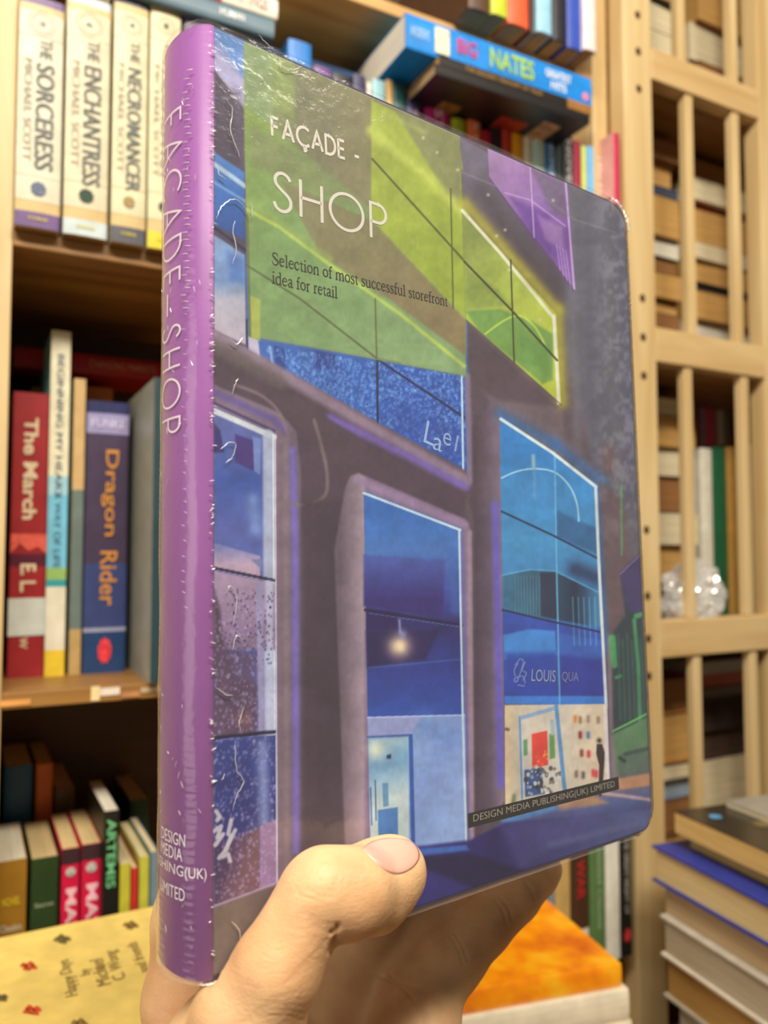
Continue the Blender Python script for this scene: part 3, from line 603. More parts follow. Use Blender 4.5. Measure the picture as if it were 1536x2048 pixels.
def dark_top(e, t, d, h, bu):
    for (y, z_, s, c) in ((0.80, 0.14, 0.006, (90, 160, 210)), (0.6, 0.3, 0.008, (120, 105, 60)), (0.35, 0.4, 0.012, (90, 80, 60)), (0.5, 0.6, 0.01, (130, 120, 100))):
        V = [(t + 0.0004, y * d + s * (1 + 0.3 * (i % 2)) * math.cos(6.283 * i / 9), z_ * h + s * math.sin(6.283 * i / 9)) for i in range(9)]
        link_mesh('cover_picture', V, [list(range(9))], mat(c, 0.4, 0.4, 150, name='cover_picture_ink'), e)
flat('dark olive paperback, topmost of the lower right pile', zt0 + 0.0345, 0.0215, (62, 54, 44), (222, 188, 116), 0.012, 0.018, 0.20, 0.125, extra=dark_top, rough=0.25)
flat('worn grey booklet lying on the dark olive paperback', zt0 + 0.041, 0.006, (150, 145, 135), CR, 0.02, 0.075, 0.11, 0.08)
zq = zt0 - 0.0345
for lb, th, c, pg, o1, o2, hd in (('cream paged paperback, third book of the lower right pile', 0.030, (196, 170, 130), (214, 186, 142), 0.004, 0.012, False),
        ('white covered book with grey pages, fourth of the lower right pile', 0.038, (228, 222, 206), (198, 184, 156), 0.006, 0.004, True),
        ('pale grey covered book with honey pages, fifth of the lower right pile', 0.040, (186, 184, 170), (196, 154, 84), 0.004, 0.008, True),
        ('dark grey book with white pages, sixth of the lower right pile', 0.030, (70, 74, 82), (226, 222, 210), 0.01, 0.016, True),
        ('brown book with grey pages, seventh of the lower right pile', 0.030, (90, 70, 50), (160, 150, 130), 0.004, 0.01, True),
        ('black book, lowest of the lower right pile', None, (50, 46, 46), (180, 170, 150), 0.0, 0.006, True)):
    if th is None: th = zq - (zt_ + EYE) - 0.0004
    flat(lb, zq, th, c, pg, o1, o2, 0.225, 0.16, hard=hd); zq -= th + 0.0004
#@@HELD
# ------------------------------------------------------------------ the held book: pose from its outline
BH = 0.265
def cray(px, py): return ray(px, py).normalized()
v1 = cray(2863, 1127); vup = cray(428, -17265)
BU = v1; BV = (vup - BU * vup.dot(BU)).normalized(); BN = BU.cross(BV)          # BN points away from the viewer?
if BN.dot(ray(768, 1024)) > 0: BN = -BN                                          # outward normal of the front cover, towards the viewer
def solve_tl():
    lo, hi = 0.1, 0.5
    for _ in range(50):
        m = (lo + hi) / 2; tl = CAM + ray(428, 48) * m; bl = tl - BV * BH
        y = project(np.array([bl]))[1][0]
        if y > 1962: lo = m
        else: hi = m
    return tl
TL = solve_tl(); BL = TL - BV * BH
lo, hi = 0.1, 0.3
for _ in range(40):
    m = (lo + hi) / 2
    x = project(np.array([TL + BU * m - BV * BH * 0.35]))[0][0]
    if x < 1262 + 8: lo = m
    else: hi = m
BW = lo; BT = 0.028; BB = 0.0072
hb = empty('held_book', frame(BL, BU, BV, BU.cross(BV)), 'shrink-wrapped purple and green storefront design book held up by a hand', 'book')
SGN = 1 if BU.cross(BV).dot(BN) > 0 else -1        # local z of the outward normal
def to_local(px, py, off=0.0):        # pixel -> local x,y on the cover plane
    d = ray(px, py); t = ((BL + BN * off) - CAM).dot(BN) / d.dot(BN); q = CAM + d * t - BL
    return q.dot(BU), q.dot(BV)
BLn, BUn, BVn, BNn = (np.array(v) for v in (BL, BU, BV, BN))
def bw(x, y, z): return BLn + np.multiply.outer(x, BUn) + np.multiply.outer(y, BVn) + np.multiply.outer(z, BNn)
# ---- painter working on a dense grid laid on the cover
NX, NY = 540, 800
xs_px = np.linspace(429, 1300, NX); gx = np.array([to_local(p, 1100)[0] for p in xs_px]); gx = np.clip((gx - gx[0]) / (gx[-1] - gx[0]) * BW, 0, BW)
gy = np.linspace(0, BH, NY)
X, Y = np.meshgrid(gx, gy); X = X.ravel().copy(); Y = Y.ravel().copy()
# rounded right corners
CRr = 0.011
for yc, sg in ((CRr, -1), (BH - CRr, 1)):
    m = (X > BW - CRr) & ((Y - yc) * sg > 0)
    dx = X[m] - (BW - CRr); dy = Y[m] - yc; rr = np.sqrt(dx * dx + dy * dy); k = np.where(rr > CRr, CRr / np.maximum(rr, 1e-9), 1)
    X[m] = BW - CRr + dx * k; Y[m] = yc + dy * k
PX, PY, _ = project(bw(X, Y, np.zeros_like(X)))
PX = PX.astype(np.float32); PY = PY.astype(np.float32)
C = np.zeros((len(PX), 3), np.float32)
def smooth(v): v = np.clip(v, 0, 1); return v * v * (3 - 2 * v)
def colgrad(c, x, y):
    if isinstance(c, tuple): return np.array(c, np.float32)[None, :]
    (p0, c0), (p1, c1) = c[0], c[-1]
    d = np.array(p1, float) - np.array(p0, float); t = ((x - p0[0]) * d[0] + (y - p0[1]) * d[1]) / (d @ d)
    if len(c) == 2: t = np.clip(t, 0, 1)[:, None]; return (np.array(c0) * (1 - t) + np.array(c1) * t).astype(np.float32)
    ts = [(((q[0][0] - p0[0]) * d[0] + (q[0][1] - p0[1]) * d[1]) / (d @ d)) for q in c]
    return np.stack([np.interp(t, ts, [q[1][i] for q in c]) for i in range(3)], 1).astype(np.float32)
def segdist(x, y, p0, p1):
    dx, dy = p1[0] - p0[0], p1[1] - p0[1]; L = dx * dx + dy * dy + 1e-9
    t = np.clip(((x - p0[0]) * dx + (y - p0[1]) * dy) / L, 0, 1)
    return np.hypot(x - p0[0] - t * dx, y - p0[1] - t * dy)
def poly(pts, c, soft=1.5, a=1.0):
    xs = [p[0] for p in pts]; ys = [p[1] for p in pts]
    m = np.where((PX > min(xs) - soft * 2) & (PX < max(xs) + soft * 2) & (PY > min(ys) - soft * 2) & (PY < max(ys) + soft * 2))[0]
    if len(m) == 0: return
    x, y = PX[m], PY[m]; ins = np.zeros(len(m), bool); dm = np.full(len(m), 1e9, np.float32); n = len(pts)
    for i in range(n):
        (x0, y0), (x1, y1) = pts[i], pts[(i + 1) % n]
        if y0 != y1:
            cr = ((y0 > y) != (y1 > y)) & (x < (x1 - x0) * (y - y0) / (y1 - y0) + x0); ins ^= cr
        dm = np.minimum(dm, segdist(x, y, pts[i], pts[(i + 1) % n]))
    sd = np.where(ins, -dm, dm); al = (a * smooth(0.5 - sd / (2 * soft)))[:, None]
    C[m] = C[m] * (1 - al) + colgrad(c, x, y) * al
def line(pts, wd, c, soft=1.2, a=1.0):
    xs = [p[0] for p in pts]; ys = [p[1] for p in pts]; g = wd + soft * 2
    m = np.where((PX > min(xs) - g) & (PX < max(xs) + g) & (PY > min(ys) - g) & (PY < max(ys) + g))[0]
    if len(m) == 0: return
    x, y = PX[m], PY[m]; d = np.full(len(m), 1e9, np.float32)
    for i in range(len(pts) - 1): d = np.minimum(d, segdist(x, y, pts[i], pts[i + 1]))
    al = (a * smooth(0.5 - (d - wd / 2) / (2 * soft)))[:, None]
    C[m] = C[m] * (1 - al) + colgrad(c, x, y) * al
def glow(pts, wd, c, a=0.6):
    xs = [p[0] for p in pts]; ys = [p[1] for p in pts]; g = wd * 2.5
    m = np.where((PX > min(xs) - g) & (PX < max(xs) + g) & (PY > min(ys) - g) & (PY < max(ys) + g))[0]
    if len(m) == 0: return
    x, y = PX[m], PY[m]; d = np.full(len(m), 1e9, np.float32)
    for i in range(max(1, len(pts) - 1)): d = np.minimum(d, segdist(x, y, pts[i], pts[min(i + 1, len(pts) - 1)]))
    al = (a * np.exp(-(d / wd) ** 2))[:, None]; C[m] = C[m] * (1 - al) + np.array(c, np.float32) * al
def curve(ps, n=24):                  # Catmull-Rom through the points
    q = [np.array(p, float) for p in [ps[0]] + list(ps) + [ps[-1]]]; out = []
    for i in range(1, len(q) - 2):
        for t in np.linspace(0, 1, n, endpoint=False):
            out.append(tuple(0.5 * (2 * q[i] + (q[i + 1] - q[i - 1]) * t + (2 * q[i - 1] - 5 * q[i] + 4 * q[i + 1] - q[i + 2]) * t * t + (3 * q[i] - q[i - 1] - 3 * q[i + 1] + q[i + 2]) * t ** 3)))
    out.append(tuple(q[-1])); return out
def vnoise(s, seed, sx=1.0, sy=1.0):  # value noise on the cover
    r = np.random.RandomState(seed); g = r.rand(64, 64).astype(np.float32); u = (PX * sx / s) % 63; v = (PY * sy / s) % 63
    i = u.astype(int); j = v.astype(int); fu = smooth(u - i); fv = smooth(v - j); i1 = (i + 1) % 64; j1 = (j + 1) % 64
    return (g[j, i] * (1 - fu) + g[j, i1] * fu) * (1 - fv) + (g[j1, i] * (1 - fu) + g[j1, i1] * fu) * fv
def drops(poly_pts, n, r0, r1, c, a, seed, hollow=False):
    r = np.random.RandomState(seed); xs = [p[0] for p in poly_pts]; ys = [p[1] for p in poly_pts]; k = 0
    mall = np.where((PX > min(xs) - 8) & (PX < max(xs) + 8) & (PY > min(ys) - 8) & (PY < max(ys) + 8))[0]
    if len(mall) == 0: return
    x, y = PX[mall], PY[mall]
    # bin by rows for speed
    order = np.argsort(y); ysrt = y[order]
    for _ in range(n * 4):
        if k >= n: break
        px, py = r.uniform(min(xs), max(xs)), r.uniform(min(ys), max(ys)); ins = False; N = len(poly_pts)
        for i in range(N):
            (x0, y0), (x1, y1) = poly_pts[i], poly_pts[(i + 1) % N]
            if (y0 > py) != (y1 > py) and px < (x1 - x0) * (py - y0) / (y1 - y0) + x0: ins = not ins
        if not ins: continue
        k += 1; rad = r.uniform(r0, r1)
        lo_, hi_ = np.searchsorted(ysrt, py - rad - 3), np.searchsorted(ysrt, py + rad + 3)
        idx = order[lo_:hi_]; idx = idx[np.abs(x[idx] - px) < rad + 3]
        if len(idx) == 0: continue
        d = np.hypot(x[idx] - px, (y[idx] - py) * 0.85); al = smooth((rad - d) / 1.6 + 0.5)
        if hollow: al = al * (1 - 0.7 * smooth((rad * 0.55 - d) / 1.2 + 0.5))
        al = (al * a * r.uniform(0.5, 1))[:, None]; M = mall[idx]
        C[M] = C[M] * (1 - al) + np.array(c, np.float32) * al
# ---- backdrop: dusky plaster building
C[:] = (84, 72, 82)
poly([(1120, 340), (1330, 400), (1330, 1700), (1180, 1700), (1200, 960), (1130, 700)], (88, 86, 98), 14)
poly([(930, 640), (1125, 815), (1130, 960), (1000, 830), (930, 740)], (98, 86, 92), 5)
poly([(930, 640), (1120, 815), (990, 800), (935, 760)], (80, 66, 76), 8)
poly([(920, 275), (1000, 320), (985, 360), (1150, 580), (1150, 620), (1115, 620), (926, 415)], [((920, 280), (104, 100, 118)), ((1100, 560), (70, 62, 72))], 3)
glow([(960, 380), (1080, 560)], 22, (62, 52, 60), 0.6)
poly([(1130, 380), (1240, 420), (1260, 800), (1200, 940), (1125, 700)], (86, 86, 98), 16)
for i, (x0, x1, c) in enumerate(((1135, 1160, (104, 104, 112)), (1175, 1190, (74, 76, 92)), (1205, 1235, (96, 98, 108)), (1240, 1262, (70, 74, 100)))):
    line([(x0, 400), (x1, 1000)], 16, c, 9, 0.5)
# left strip, upper storey
poly([(428, 40), (489, 70), (492, 690), (428, 660)], [((430, 50), (70, 110, 165)), ((430, 110), (120, 130, 170)), ((450, 190), (160, 158, 188)), ((450, 300), (70, 62, 86))], 1)
poly([(428, 95), (489, 175), (489, 205), (428, 180)], (158, 156, 190), 6); poly([(428, 40), (489, 70), (489, 160), (428, 70)], [((430, 50), (60, 110, 165)), ((489, 150), (90, 130, 185))], 4)
poly([(428, 138), (489, 220), (489, 350), (428, 310)], (64, 54, 74), 4); glow([(470, 180), (488, 330)], 10, (92, 84, 106), 0.5)
poly([(428, 305), (489, 345), (489, 480), (428, 450)], [((430, 310), (70, 118, 178)), ((450, 400), (42, 92, 160)), ((450, 470), (32, 72, 138))], 3)
line([(428, 328), (489, 372)], 9, (175, 192, 205), 2.5, 0.85); line([(428, 365), (489, 402)], 5, (120, 160, 200), 2.5, 0.7)
poly([(428, 470), (489, 510), (492, 690), (428, 660)], [((440, 480), (120, 148, 188)), ((440, 560), (108, 138, 182)), ((440, 600), (160, 162, 176)), ((440, 660), (170, 164, 176))], 2)
poly([(452, 500), (489, 520), (489, 570), (460, 560)], (66, 104, 168), 9, 0.7)
line([(428, 455), (492, 502)], 6, (34, 36, 62), 1.5)
# upper band window (behind the lettering panel and below it)
poly([(492, 300), (935, 640), (938, 945), (755, 846), (492, 697)], [((500, 650), (60, 98, 165)), ((700, 760), (44, 84, 160)), ((900, 880), (40, 74, 152))], 1.5)
poly([(496, 672), (516, 680), (520, 716), (497, 700)], (176, 170, 190), 2); line([(493, 640), (494, 700)], 4, (40, 44, 84), 1)
poly([(548, 690), (571, 700), (571, 742), (550, 728)], (34, 62, 130), 2); poly([(628, 700), (676, 712), (676, 742), (630, 735)], (38, 62, 134), 5); line([(540, 695), (544, 725)], 5, (130, 150, 196), 2)
poly([(690, 715), (750, 730), (750, 840), (700, 800)], (48, 92, 172), 12, 0.5)
bw_poly = [(520, 690), (932, 752), (932, 935), (755, 843), (600, 755)]
drops(bw_poly, 1300, 1.8, 3.4, (118, 166, 222), 0.5, 3, True); drops(bw_poly, 300, 1.2, 2.2, (30, 56, 128), 0.6, 4)
poly([(800, 800), (932, 870), (932, 937), (790, 862)], (38, 66, 146), 14, 0.5)
line([(754, 715), (755, 846)], 4.5, (28, 32, 70), 1); line([(755, 719), (930, 836)], 4.5, (30, 34, 74), 1)
line([(923, 752), (926, 940)], 4, (170, 200, 222), 1.2); line([(931, 752), (935, 944)], 3, (46, 84, 150), 1)
# sill below that window
poly([(428, 660), (755, 846), (937, 945), (947, 960), (945, 988), (925, 990), (700, 880), (600, 800), (428, 740)], [((520, 700), (122, 108, 116)), ((500, 745), (72, 58, 70))], 4)
line([(428, 672), (600, 770), (755, 862), (935, 962)], 22, (138, 120, 140), 9, 0.85); line([(660, 835), (830, 920), (930, 975)], 15, (112, 92, 176), 8, 0.8)
line([(428, 690), (560, 765)], 30, (92, 82, 84), 12, 0.8)
line([(934, 752), (940, 960)], 12, (122, 108, 134), 4, 0.9)
# dark joint column between windows
poly([(428, 730), (600, 800), (730, 885), (935, 990), (948, 1050), (1000, 1000), (1000, 840), (950, 830), (948, 985), (930, 1000), (930, 1060), (700, 960), (660, 1120), (560, 1010), (560, 870), (428, 790)], (72, 58, 72), 5)
line([(428, 740), (600, 830), (650, 880), (700, 935)], 40, (74, 60, 72), 16, 0.7)
# window on the left
poly([(428, 770), (560, 826), (592, 862), (602, 940), (604, 1770), (550, 1800), (428, 1850)], [((550, 1000), (118, 100, 116)), ((604, 1000), (96, 82, 100))], 4)
line([(428, 785), (545, 838), (568, 860)], 14, (88, 74, 140), 7, 0.8); line([(428, 806), (548, 862)], 5, (60, 54, 104), 2)
line([(584, 900), (590, 1100), (592, 1700)], 13, (112, 98, 186), 7, 0.9); line([(572, 880), (574, 1750)], 12, (128, 112, 118), 6, 0.7)
poly([(428, 815), (548, 867), (553, 1764), (428, 1812)], [((490, 860), (84, 96, 156)), ((490, 960), (52, 78, 150)), ((490, 1060), (78, 92, 158))], 1)
poly([(428, 848), (440, 860), (448, 905), (428, 905)], (48, 40, 100), 3); poly([(470, 868), (510, 882), (508, 942), (470, 925)], (60, 44, 112), 3); poly([(505, 872), (522, 878), (520, 950), (508, 942)], (104, 124, 178), 2)
line([(428, 822), (548, 874)], 11, (196, 204, 208), 2); line([(536, 870), (540, 1764)], 22, (172, 180, 196), 4, 0.85); line([(546, 870), (551, 1764)], 3.5, (202, 212, 220), 1.2)
glow([(505, 1000), (512, 1060)], 14, (120, 150, 196), 0.6)
poly([(428, 1086), (520, 1112), (520, 1160), (428, 1140)], [((460, 1095), (118, 122, 172)), ((460, 1130), (168, 146, 166))], 2); poly([(500, 1118), (524, 1118), (524, 1140)], (108, 112, 150), 2)
line([(428, 1136), (549, 1161)], 6, (34, 26, 64), 1)
poly([(428, 1142), (549, 1167), (551, 1300), (428, 1300)], [((480, 1150), (160, 138, 164)), ((480, 1300), (120, 98, 130))], 2); poly([(512, 1165), (526, 1168), (528, 1470), (516, 1470)], (142, 136, 172), 3); line([(538, 1168), (543, 1764)], 15, (176, 184, 208), 4, 0.8)
poly([(428, 1180), (438, 1210), (450, 1300), (470, 1350), (512, 1370), (512, 1470), (428, 1472)], (70, 50, 66), 7)
poly([(428, 1290), (510, 1310), (512, 1466), (428, 1470)], (86, 64, 92), 8, 0.8); glow([(488, 1440)], 14, (140, 92, 80), 0.6)
poly([(428, 1482), (551, 1470), (552, 1640), (428, 1690)], [((460, 1490), (44, 56, 122)), ((460, 1640), (38, 44, 110))], 2); glow([(525, 1490), (528, 1640)], 13, (124, 140, 190), 0.85)
poly([(428, 1690), (520, 1655), (520, 1775), (428, 1812)], [((440, 1700), (58, 40, 84)), ((500, 1720), (98, 66, 84))], 3); poly([(520, 1650), (552, 1640), (553, 1764), (520, 1776)], (134, 106, 148), 3)
lw = [(428, 1180), (550, 1200), (552, 1764), (428, 1806)]
drops(lw, 1000, 1.5, 3.0, (160, 154, 200), 0.6, 5, True); drops([(450, 1180), (548, 1180), (548, 1330), (450, 1330)], 130, 1.4, 2.4, (58, 44, 80), 0.8, 6)
line([(428, 1476), (551, 1463)], 7, (24, 20, 50), 1); line([(428, 1812), (553, 1766)], 3.5, (158, 140, 170), 1.2); line([(550, 870), (554, 1764)], 2.5, (198, 196, 214), 1)
# painted character strokes on the glass
for st in ([(432, 1622), (440, 1634), (434, 1640)], [(428, 1662), (442, 1652), (434, 1676), (446, 1668), (430, 1690)], [(462, 1640), (456, 1668), (462, 1672), (452, 1700)], [(470, 1660), (448, 1704), (438, 1716), (456, 1708), (460, 1722)]):
    line(st, 8, (186, 182, 192), 1.4, 0.95)
poly([(428, 1815), (555, 1768), (605, 1760), (660, 1900), (428, 1990)], [((440, 1830), (100, 88, 82)), ((600, 1800), (84, 70, 74))], 4)
# looped line under the sill
line(curve([(470, 770), (520, 790), (556, 822), (575, 868)]), 6, (126, 108, 112), 3, 0.7)
line(curve([(628, 840), (642, 890), (653, 940), (652, 985), (630, 1005), (600, 1010), (556, 1004)]), 7, (116, 104, 104), 3, 0.75)
poly([(604, 1000), (680, 1000), (690, 1700), (604, 1700)], [((610, 1200), (66, 52, 66)), ((690, 1200), (60, 50, 64))], 10)
# middle window
poly([(700, 952), (716, 946), (930, 1038), (942, 1060), (948, 1700), (690, 1700), (668, 1100), (690, 975)], [((680, 1100), (96, 82, 96)), ((725, 1100), (150, 134, 146)), ((735, 1100), (120, 102, 130))], 4)
line([(712, 960), (930, 1050)], 14, (140, 118, 150), 5, 0.8); line([(938, 1065), (944, 1690)], 10, (146, 126, 142), 4, 0.9)
poly([(727, 982), (921, 1056), (933, 1690), (740, 1704)], [((820, 1020), (48, 100, 172)), ((820, 1100), (66, 112, 178)), ((820, 1180), (58, 72, 150)), ((820, 1250), (38, 36, 96)), ((820, 1330), (40, 52, 128)), ((820, 1430), (42, 74, 158))], 1.2)
poly([(727, 1110), (890, 1120), (885, 1235), (727, 1212)], [((800, 1120), (66, 84, 156)), ((800, 1200), (48, 38, 108))], 4); glow([(905, 1100), (912, 1220)], 11, (58, 98, 168), 0.6)
poly([(732, 1262), (880, 1258), (850, 1320), (735, 1335)], (36, 26, 78), 6); line([(734, 1336), (926, 1318)], 3, (64, 100, 170), 2, 0.6); poly([(733, 1216), (800, 1226), (798, 1260), (733, 1262)], (38, 26, 86), 3)
glow([(798, 1292)], 22, (225, 205, 165), 1.0); glow([(804, 1268)], 8, (130, 140, 190), 0.8); glow([(798, 1240), (800, 1265)], 3, (150, 160, 200), 0.7)
line([(730, 1220), (923, 1250)], 6, (28, 22, 66), 1); line([(736, 1226), (922, 1254)], 1.6, (120, 150, 200), 1, 0.5)
poly([(735, 1436), (930, 1430), (933, 1690), (740, 1704)], [((745, 1500), (128, 160, 196)), ((850, 1560), (122, 148, 200)), ((930, 1600), (136, 162, 206))], 1.5)
glow([(850, 1450), (900, 1480)], 26, (96, 130, 190), 0.5)
poly([(735, 1436), (840, 1434), (822, 1470), (736, 1478)], (140, 150, 196), 3); line([(735, 1474), (822, 1470)], 4, (50, 92, 158), 1.5)
poly([(738, 1480), (816, 1474), (818, 1690), (741, 1696)], [((745, 1490), (150, 180, 190)), ((800, 1520), (112, 158, 192)), ((780, 1600), (178, 196, 196))], 1.5); glow([(752, 1500)], 16, (205, 208, 180), 0.8)
poly([(755, 1620), (795, 1614), (796, 1680), (757, 1690)], (70, 120, 180), 1.5); poly([(764, 1566), (776, 1566), (777, 1612), (766, 1614)], (92, 136, 170), 1.5); line([(750, 1560), (752, 1640)], 3, (80, 110, 150), 1); line([(741, 1575), (743, 1650)], 2.5, (50, 90, 150), 1); poly([(773, 1510), (782, 1508), (782, 1517), (773, 1518)], (40, 50, 80), 1)
line([(821, 1472), (826, 1692)], 8, (44, 84, 156), 1.5); line([(735, 1435), (928, 1430)], 3, (170, 180, 214), 1)
line([(727, 986), (920, 1060)], 5, (184, 206, 220), 1.2); line([(918, 1060), (925, 1430), (932, 1688)], 4.5, (176, 202, 222), 1.2); line([(925, 1060), (938, 1688)], 3, (92, 90, 170), 2, 0.8)
# column to the right of it
poly([(948, 1000), (1002, 835), (1010, 1600), (950, 1690)], [((950, 1200), (70, 56, 70)), ((980, 1200), (90, 78, 96)), ((1003, 1200), (124, 108, 128))], 5)
poly([(945, 850), (985, 798), (1003, 826), (1000, 1000), (946, 1000)], [((950, 900), (74, 60, 72)), ((1000, 900), (112, 98, 116))], 6)
line([(990, 1010), (994, 1200), (1001, 1570)], 14, (98, 86, 184), 7, 0.9)
line([(985, 800), (1100, 860), (1200, 955)], 12, (100, 90, 104), 8, 0.7)
# right window
gl = [(998, 826), (1110, 888), (1202, 962), (1212, 1300)]
for i in range(3): glow(gl[i:i + 2], 11, (38, 96, 160), 0.6)
poly([(999, 830), (1195, 970), (1213, 1420), (1008, 1405)], [((1100, 900), (44, 120, 184)), ((1100, 1080), (64, 140, 190)), ((1100, 1200), (52, 110, 160)), ((1100, 1300), (50, 88, 170)), ((1100, 1400), (44, 60, 140))], 1.3)
poly([(1003, 955), (1060, 938), (1110, 945), (1150, 1000), (1158, 1040), (1110, 1020), (1003, 1010)], (58, 126, 180), 4, 0.6)
poly([(1112, 1020), (1200, 1060), (1202, 1112), (1112, 1075)], (40, 84, 128), 6, 0.8)
glow([(1150, 1140), (1190, 1155)], 17, (34, 52, 88), 0.9)
poly([(1005, 1150), (1060, 1140), (1110, 1142), (1200, 1185), (1204, 1255), (1008, 1222)], [((1010, 1200), (52, 104, 134)), ((1080, 1200), (48, 86, 110)), ((1150, 1200), (30, 44, 70)), ((1200, 1200), (60, 120, 160))], 2.5)
for i in range(9): line([(1030 + i * 6, 1152), (1031 + i * 6, 1262)], 1.6, (84, 130, 150), 0.8, 0.6)
poly([(1080, 1145), (1112, 1146), (1114, 1238), (1082, 1232)], (36, 46, 70), 2, 0.85); line([(1005, 1150), (1060, 1139), (1110, 1142), (1195, 1184)], 3, (86, 160, 200), 1.3, 0.8)
poly([(1005, 1222), (1205, 1264), (1207, 1300), (1006, 1300)], (48, 74, 160), 2); poly([(1006, 1270), (1060, 1258), (1110, 1262), (1113, 1310), (1008, 1320)], (62, 128, 200), 3); poly([(1117, 1266), (1205, 1280), (1207, 1320), (1117, 1310)], (52, 90, 172), 4)
poly([(1010, 1306), (1110, 1304), (1113, 1392), (1012, 1392)], (40, 66, 158), 8, 0.8); poly([(1120, 1310), (1206, 1318), (1208, 1392), (1120, 1392)], (44, 52, 142), 8, 0.8)
for i in range(5): line([(1145 + i * 11, 1195), (1148 + i * 11, 1290)], 3, (98, 170, 200), 1.5, 0.5)
poly([(1008, 1392), (1212, 1392), (1213, 1410), (1009, 1408)], (56, 116, 196), 2)
line(curve([(1003, 956), (1030, 944), (1060, 938), (1095, 940), (1120, 952), (1142, 978), (1154, 1010), (1157, 1042)]), 3.2, (150, 196, 214), 1); glow([(1066, 912), (1067, 935)], 4, (160, 190, 196), 0.8); line([(1068, 940), (1069, 1000)], 7, (96, 150, 190), 3, 0.5)
line([(1109, 905), (1113, 1150), (1119, 1408)], 3.2, (98, 170, 210), 1, 0.85); line([(1003, 1023), (1108, 1072), (1199, 1119)], 4, (28, 48, 80), 1); line([(1005, 1220), (1112, 1245), (1206, 1265)], 4, (26, 40, 78), 1)
line([(1001, 838), (1104, 905), (1192, 974)], 6, (200, 214, 214), 1.3); line([(1191, 974), (1197, 1120), (1212, 1415)], 6, (196, 206, 212), 1.3)
# script logo and shop sign on the glass
for st in ([(1030, 1330), (1040, 1318), (1046, 1326), (1034, 1362), (1028, 1358), (1044, 1352), (1050, 1366)], [(1036, 1326), (1028, 1340), (1030, 1352)], [(1050, 1324), (1044, 1340), (1052, 1346), (1046, 1360)], [(1036, 1370), (1048, 1372)]): line(curve(st, 6), 2, (150, 160, 190), 0.9, 0.75)
# ground floor shop
poly([(1009, 1410), (1214, 1408), (1219, 1560), (1140, 1595), (1010, 1625)], [((1020, 1500), (196, 182, 158)), ((1100, 1500), (192, 188, 176)), ((1200, 1500), (208, 192, 164))], 1.3)
poly([(1010, 1412), (1038, 1414), (1040, 1600), (1011, 1615)], [((1012, 1500), (206, 186, 150)), ((1040, 1500), (178, 172, 158))], 2); poly([(1040, 1440), (1060, 1436), (1062, 1560), (1042, 1590)], (190, 186, 176), 2)
poly([(1063, 1468), (1094, 1461), (1096, 1530), (1064, 1536)], (206, 66, 58), 1.5); poly([(1046, 1480), (1054, 1478), (1055, 1510), (1047, 1512)], (90, 140, 96), 2); poly([(1098, 1468), (1108, 1466), (1110, 1516), (1099, 1518)], (96, 142, 84), 2); poly([(1100, 1440), (1108, 1438), (1110, 1470), (1101, 1470)], (150, 170, 170), 2)
poly([(1048, 1540), (1084, 1534), (1086, 1588), (1050, 1594)], (56, 84, 138), 2); drops([(1050, 1536), (1120, 1530), (1120, 1580), (1052, 1590)], 40, 2, 4.5, (60, 50, 50), 0.8, 11); drops([(1050, 1536), (1120, 1530), (1120, 1580), (1052, 1590)], 30, 2, 4, (190, 200, 206), 0.9, 12); drops([(1064, 1505), (1096, 1500), (1096, 1535), (1066, 1538)], 12, 1.5, 3, (228, 150, 60), 0.9, 13)
line([(1039, 1434), (1044, 1605)], 4, (92, 140, 182), 1.3); line([(1112, 1412), (1130, 1590)], 8, (88, 136, 182), 1.6); poly([(1040, 1432), (1110, 1412), (1110, 1420), (1042, 1440)], (130, 160, 190), 2)
for (bx, by, c) in ((1160, 1470, (120, 40, 44)), (1176, 1470, (80, 110, 150)), (1163, 1506, (120, 48, 46)), (1177, 1508, (190, 50, 56)), (1152, 1548, (120, 100, 90)), (1166, 1550, (90, 80, 84)), (1186, 1546, (196, 60, 70)), (1192, 1548, (200, 54, 64)), (1160, 1440, (140, 110, 80)), (1176, 1438, (150, 130, 110)), (1150, 1438, (190, 120, 60)), (1196, 1440, (140, 120, 104))): glow([(bx, by - 4), (bx, by + 4)], 4, c, 0.95)
glow([(1198, 1481)], 5, (44, 36, 40), 1.0); poly([(1193, 1488), (1204, 1488), (1209, 1505), (1208, 1530), (1205, 1572), (1197, 1572), (1198, 1530), (1192, 1508)], (52, 42, 44), 1.8); glow([(1012, 1458), (1016, 1459)], 3, (50, 50, 50), 0.8)
line([(1209, 1412), (1216, 1560)], 6, (210, 208, 214), 2); poly([(1214, 1270), (1226, 1270), (1240, 1560), (1222, 1560)], (126, 108, 120), 4); glow([(1028, 1592), (1026, 1606)], 5, (90, 100, 70), 0.8)
# side of the building, park behind
poly([(1198, 960), (1245, 1000), (1262, 1100), (1250, 1230), (1232, 1262), (1216, 1270)], (94, 78, 84), 9); poly([(1198, 895), (1225, 890), (1232, 930), (1214, 955)], (102, 80, 82), 4, 0.8)
poly([(1240, 1145), (1282, 1105), (1300, 1440), (1226, 1470), (1222, 1270), (1250, 1230)], (44, 58, 66), 5); poly([(1240, 1145), (1262, 1130), (1285, 1100), (1290, 1230), (1255, 1220)], (62, 54, 96), 6)
line([(1240, 1148), (1282, 1108)], 3, (140, 100, 170), 1.5, 0.7)
for pts, wd in (([(1242, 970), (1243, 1110)], 3), ([(1224, 1275), (1228, 1330)], 13), ([(1272, 1232), (1288, 1228)], 10), ([(1268, 1240), (1276, 1330), (1280, 1450)], 7), ([(1232, 1355), (1240, 1352)], 6), ([(1286, 1240), (1294, 1400)], 3)): line(pts, wd, (76, 168, 96), 3.5, 0.75)
